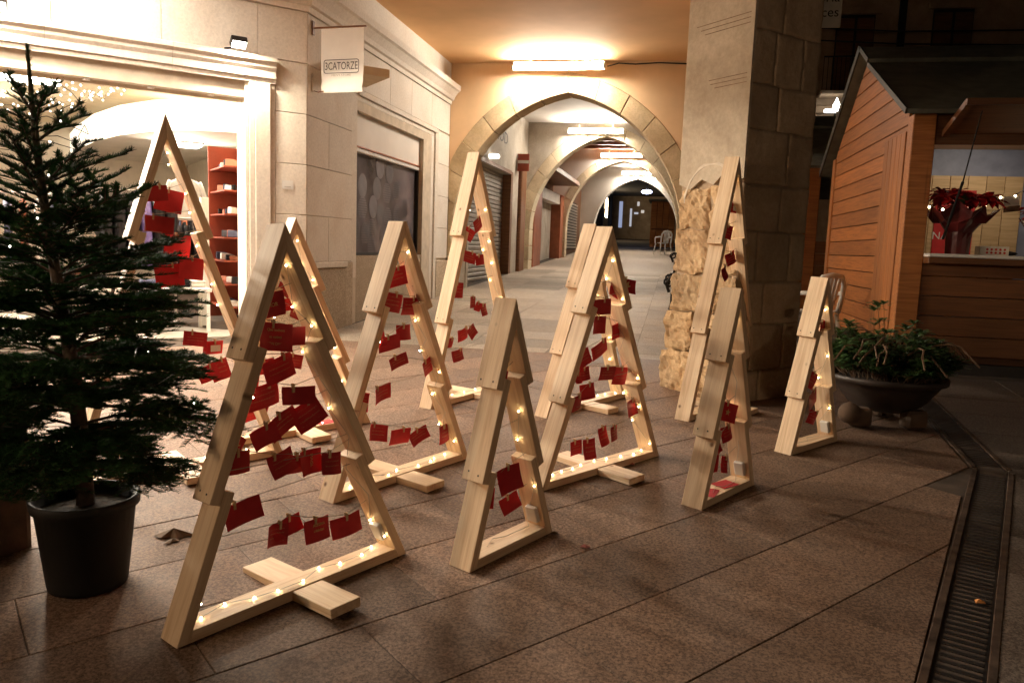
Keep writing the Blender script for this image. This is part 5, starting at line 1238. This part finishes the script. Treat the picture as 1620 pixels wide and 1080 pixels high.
MB().box((CHX + 1.08, CHY + .325, 2.17), (.15, .004, .10), Matrix.Rotation(-.1, 3, 'Y')).build('sheet', M['paper'], hc); MB().box((CHX + 1.09, CHY + .322, 2.09), (.16, .006, .06), Matrix.Rotation(-.15, 3, 'Y')).build('tag', M['leaf_brown'], hc, bevel=.01)
tag(MB().ball((CHX + 1.15, CHY + .62, 1.63), .09, 10, 6, (1.8, .8, .35)).build('dark_bag', M['jacket_black'], smooth=True), 'small black bag lying at the back of the counter', 'bag')

# ================================================================== planter bowl
BX, BY = 1.66, 6.42; BZ = gz(BX, BY)
PB = thing('planter_bowl', 'wide dark bowl planter on stone feet in front of the chalet', 'planter', (BX, BY, BZ))
MB().lathe([(.0, .10), (.16, .10), (.27, .16), (.36, .27), (.40, .33), (.435, .335), (.44, .375), (.425, .38), (.39, .37), (.37, .33), (.0, .33)], 32, (BX, BY, BZ)).build('bowl', plain('dark glazed bowl', (.045, .032, .026), .5), PB, smooth=True)
MB().lathe([(.38, .345), (.2, .37), (0, .38)], 24, (BX, BY, BZ)).build('soil', M['soil'], PB, smooth=True)
for i, (dx, dy) in enumerate(((-.22, -.20), (.18, -.16), (.05, .24))):
    MB().box((BX + dx, BY + dy, BZ + .07), (.17, .13, .14), Matrix.Rotation(.3 * i, 3, 'Z')).build('stone_foot', M['foot'], PB, bevel=.02)
tag(MB().ball((BX - .30, BY - .26, BZ + .10), .085, 12, 7, (1, 1, .95)).build('round_stone', M['foot'], smooth=True), 'round brown stone under the edge of the planter bowl', 'stone')
PS = thing('succulent_plant', 'trailing succulents spilling over the dark planter bowl', 'plant', (BX, BY, BZ + .37))
rp = random.Random(6); lf = MB(); sm = MB()
def rosette(c, r, n, tiltv):
    for k in range(n):
        a = 2.4 * k; el = .15 + .9 * (k / n); d = Vector((math.cos(a), math.sin(a), el)).normalized(); sd = Vector((-math.sin(a), math.cos(a), 0)); l = r * (1 - .4 * k / n); up = d.cross(sd) * .12 * l
        lf.add([c, c + d * l * .45 + sd * l * .2 + up, c + d * l * .8 + sd * l * .22, c + d * l, c + d * l * .8 - sd * l * .22, c + d * l * .45 - sd * l * .2 + up], [(0, 1, 2, 3, 4, 5)])
for i in range(240):
    a = rp.uniform(0, 6.28); rr = .42 * math.sqrt(rp.random()); h = (.46 - .75 * rr) * rp.uniform(.4, 1.05) * (1 + .35 * math.exp(-((a - 3.6) ** 2)))
    b0_ = Vector((BX + rr * .8 * math.cos(a), BY + rr * .8 * math.sin(a), BZ + .36)); tip_ = b0_ + Vector((math.cos(a) * (.10 + .15 * rr), math.sin(a) * (.10 + .15 * rr), max(.05, h)))
    mid = b0_.lerp(tip_, .5) + Vector((rp.uniform(-.04, .04), rp.uniform(-.04, .04), .03)); sm.tube([b0_, mid, tip_], [.004, .003, .002], 4)
    rosette(tip_, rp.uniform(.06, .12), 10, None)
    for q in range(3):
        p = b0_.lerp(mid, .6).lerp(tip_, q / 3); rosette(p, rp.uniform(.05, .09), 6, None)
for i in range(26):   # trailing dry stems
    a = rp.uniform(0, 6.28); pts = [Vector((BX + .25 * math.cos(a), BY + .25 * math.sin(a), BZ + .42 + rp.uniform(0, .2)))]
    for q in range(5): pts.append(pts[-1] + Vector((math.cos(a + rp.uniform(-.8, .8)) * .07, math.sin(a + rp.uniform(-.8, .8)) * .07, .06 - .035 * q)))
    sm.tube(pts, .007, 5)
    if i % 3 == 0: rosette(pts[-1], .05, 8, None)
lf.build('leaves', M['leaf'], PS); sm.build('stems', M['leaf_brown'], PS)

# ================================================================== plastic chairs
def chair(x, y, rot, label, sc=1.0):
    z0 = gz(x, y); o = thing('plastic_chair', label, 'chair', (x, y, z0), rot, group='white plastic chairs')
    m = M['plastic_white']
    seat = MB(); n = 7; vs = []
    for j in range(n):
        for i in range(n):
            a, b = i / (n - 1) * 2 - 1, j / (n - 1) * 2 - 1; vs.append((a * .215 * (1 - .06 * b), b * .21, .43 + .02 * a * a + .012 * b * b))
    seat.add(vs, [(j * n + i, j * n + i + 1, (j + 1) * n + i + 1, (j + 1) * n + i) for j in range(n - 1) for i in range(n - 1)]); seat.add([(v[0], v[1], v[2] - .02) for v in vs], [(j * n + i, (j + 1) * n + i, (j + 1) * n + i + 1, j * n + i + 1) for j in range(n - 1) for i in range(n - 1)])
    seat.build('seat', m, o, local=True, smooth=True)
    for sx in (-1, 1):
        for sy in (-1, 1): MB().tube([(sx * .20, sy * .19, .42), (sx * .225, sy * .225, .2), (sx * .24, sy * .25, 0)], [.026, .022, .018], 8).build('leg', m, o, local=True, smooth=True)
    # rounded back: arch with slats
    ar = [(-.205, .20, .43), (-.215, .235, .60), (-.20, .265, .76), (-.14, .285, .845), (0, .29, .87), (.14, .285, .845), (.20, .265, .76), (.215, .235, .60), (.205, .20, .43)]
    MB().tube(ar, .030, 8).build('back_frame', m, o, local=True, smooth=True)
    for k in range(5):
        q = (k - 2); MB().tube([(q * .04, .20, .435), (q * .052, .245, .62), (q * .055, .285, .845 - .006 * q * q)], [.024, .019, .021], 6).build('back_slat', m, o, local=True, smooth=True)
    for sx in (-1, 1): MB().tube([(sx * .205, .24, .66), (sx * .26, .12, .655), (sx * .265, -.10, .64), (sx * .25, -.17, .60), (sx * .225, -.19, .43)], .024, 8).build('armrest', m, o, local=True, smooth=True)
    o.scale = (sc, sc, sc); return o
chair(-.58, 34.0, math.radians(-150), 'white plastic chair standing deep in the arcade', 1.15)
chair(1.66, 10.0, math.radians(215), 'white plastic chair behind the small frame at the chalet wall', 1.05)

# ================================================================== benches along the arcade
def bench(x, y, L, label):
    z0 = gz(x, y + L / 2); o = thing('park_bench', label, 'bench', (x, y, z0), group='iron and timber benches in the arcade')
    for i in range(4): MB().lohi((x - .02 + i * .115, y, z0 + .40), (x + .075 + i * .115, y + L, z0 + .435)).build('seat_slat', M['clip'], o, bevel=.006)
    for i in range(3): MB().box((x + .47 + i * .03, y + L / 2, z0 + .53 + i * .125), (.03, L, .095), Matrix.Rotation(-.2, 3, 'Y')).build('back_slat', M['clip'], o, bevel=.006)
    for yy in (y + .12, y + L - .12):
        e = MB(); e.tube([(x - .04, yy, z0), (x + .0, yy, z0 + .2), (x - .02, yy, z0 + .39), (x + .45, yy, z0 + .39), (x + .60, yy, z0 + .88)], .026, 8); e.tube([(x + .50, yy, z0), (x + .42, yy, z0 + .2), (x + .45, yy, z0 + .39)], .026, 8)
        e.build('iron_end', M['iron_black'], o)
        MB().tube([(x - .05, yy, z0 + .42), (x - .10, yy, z0 + .55), (x - .05, yy, z0 + .64), (x + .15, yy, z0 + .65), (x + .50, yy, z0 + .66)], .024, 8).build('arm', M['iron_black'], o)
        MB().tube([(x - .06 + .07 * math.cos(t * .7), yy, z0 + .575 + .06 * math.sin(t * .7)) for t in range(10)], .016, 6).build('scroll', M['iron_black'], o)
bench(-.02, 11.6, 1.9, 'iron and timber bench just behind the stone pillar')
bench(-.02, 20.0, 1.6, 'iron and timber bench farther down the arcade')

# ================================================================== old houses across the square
OH = thing('old_house', 'dark old town house with balconies behind the chalets', 'building', (8, 26, gz(8, 26)))
MB().lohi((2.6, 26, .5), (20, 27, 17)).build('wall', M['facade_dark'], OH)
for k, (x, z) in enumerate(((4.9, 6.5), (7.6, 6.6), (10.6, 6.5), (4.9, 9.9), (7.6, 9.9), (10.6, 9.9))):
    w = MB().lohi((x - .55, 25.95, z), (x + .55, 26.0 - .002, z + 2.3)).build('balcony_door', M['dark'], OH, bevel=.01)
    for sg in (-1, 1): MB().lohi((x + sg * .28 - .24, 25.90, z + .1), (x + sg * .28 + .24, 25.948, z + 2.2)).build('shutter_leaf', M['brown_wood'], w, bevel=.01)
    MB().lohi((x - .72, 25.9, z + 2.32), (x + .72, 25.998, z + 2.5)).build('door_hood', M['facade_dark'], OH)
    B_ = MB().lohi((x - .95, 25.25, z - .15), (x + .95, 25.998, z - .03)).build('balcony', M['facade_dark'], OH, bevel=.02)
    MB().lohi((x - .93, 25.27, z + .92), (x + .93, 25.31, z + .96)).build('hand_rail', M['iron_black'], B_)
    rl = MB()
    for i in range(16): rl.tube([(x - .92 + i * .1227, 25.29, z - .03), (x - .92 + i * .1227, 25.29, z + .92)], .010, 4)
    tag(rl.build('railing_bars', M['iron_black'], B_), kind='stuff')
for z in (5.9, 9.2): MB().lohi((2.6, 25.85, z), (20, 25.997, z + .22)).build('string_course', M['facade_dark'], OH, bevel=.02)
MB().lohi((6.1, 25.9, .5), (6.3, 25.996, 17)).build('downpipe', M['iron_black'], OH)
for i, (z0_, z1_) in enumerate(((8.0, 7.8), (8.35, 8.25))):
    tag(MB().tube([(2.0, 25.2, z0_), (6, 25.2, z0_ - .25), (12, 25.2, z1_ - .2), (18, 25.2, z1_)], .025, 5).build('overhead_cable', M['iron_black']), ('lower', 'upper')[i] + ' black cable slung across the old house front', 'cable')
GL = thing('street_lantern', 'glaring white lantern on a bracket beyond the chalet roof', 'lantern', (4.4, 25.2, 5.9))
lm = emit('lantern glare', (1, .96, .88), 7)
MB().lohi((4.08, 25.15, 5.80), (4.42, 25.25, 5.90)).build('lamp_arm', lm, GL, bevel=.02); MB().lathe([(.0, -.1), (.09, -.08), (.11, .08), (.05, .2), (.0, .32)], 10, (4.42, 25.2, 5.93)).build('lamp_glass', lm, GL, smooth=True)
MB().tube([(4.42, 25.25, 5.8), (4.5, 26.0, 5.7)], .03, 6).build('bracket', M['iron_black'], GL)

# ================================================================== lanterns added behind the viewer, out of view, as fill light
def lantern(x, y, power, label):
    z0 = gz(x, y); o = thing('street_lantern', label, 'lantern', (x, y, z0), group='added fill lanterns')
    MB().tube([(x, y, z0), (x, y, z0 + .5), (x, y, z0 + .55), (x, y, z0 + 3.1)], [.09, .08, .045, .035], 12).build('post', M['iron_black'], o, smooth=True)
    MB().lathe([(.0, 3.10), (.10, 3.11), (.17, 3.50), (.16, 3.52), (.0, 3.52)], 8, (x, y, z0)).build('lamp_glass', emit('added lantern glass', (1, .80, .58), 6), o)
    MB().lathe([(.20, 3.525), (.12, 3.66), (.03, 3.72), (.0, 3.80)], 8, (x, y, z0)).build('lamp_cap', M['iron_black'], o)
    d = bpy.data.lights.new('lantern_fill_light', 'POINT'); d.energy = power; d.color = (1, .70, .45); d.shadow_soft_size = .2
    l = bpy.data.objects.new('lantern_fill_light', d); COL.objects.link(l); l.parent = o; l.location = (-.0, 0, 2.95)
lantern(-6.6, -2.6, 560, 'iron lantern added out of view on the shop side for fill light')
lantern(7.6, -2.4, 220, 'iron lantern added out of view on the chalet side for fill light')
# ================================================================== litter on the paving
def litter(x, y, pts, mat, label, name, cat, h=.006, rz=0.0):
    z = gz(x, y) + .003; c, s = math.cos(rz), math.sin(rz)
    MBo = MB(); P_ = [(x + a * c - b * s, y + a * s + b * c) for a, b in pts]; n = len(P_)
    MBo.add([(q[0], q[1], z + .002) for q in P_] + [(x, y, z + h)], [(i, (i + 1) % n, n) for i in range(n)]); MBo.add([(q[0], q[1], z) for q in P_], [tuple(range(n - 1, -1, -1))])
    return tag(MBo.build(name, mat), label, cat)
LEAF = [(-.09, 0), (-.04, .03), (-.01, .022), (.03, .05), (.045, .02), (.10, .01), (.05, -.015), (.03, -.045), (-.01, -.02), (-.05, -.03)]
litter(-2.23, 3.09, LEAF, M['copper'], 'curled brown leaf on the paving beside the pot', 'dry_leaf', 'leaf', .04, .3)
litter(-2.20, 3.04, [(a * .5, b * .6) for a, b in LEAF], M['copper'], 'scrap of brown leaf just below the curled leaf', 'dry_leaf', 'leaf', .012, 1.2)
litter(-.34, 3.48, [(-.02, -.01), (.015, -.018), (.03, .006), (.0, .02)], M['pink'], 'small pink wrapper on the joint between slabs', 'candy_wrapper', 'wrapper', .014)
litter(-.50, 3.60, [(-.018, -.01), (.016, -.012), (.018, .01), (-.01, .016)], M['copper'], 'tiny brown scrap beside the small frame foot', 'paper_scrap', 'scrap', .010)
litter(1.31, 3.37, [(-.02, -.016), (.02, -.012), (.024, .012), (-.012, .018)], plain('orange scrap', (.6, .25, .07), .6), 'orange scrap lying on the drain grating', 'paper_scrap', 'scrap', .014)
litter(-.19, 4.78, [(-.016, -.01), (.016, -.008), (.014, .012)], M['pink'], 'small red scrap beside the overlapping frames', 'paper_scrap', 'scrap', .012)
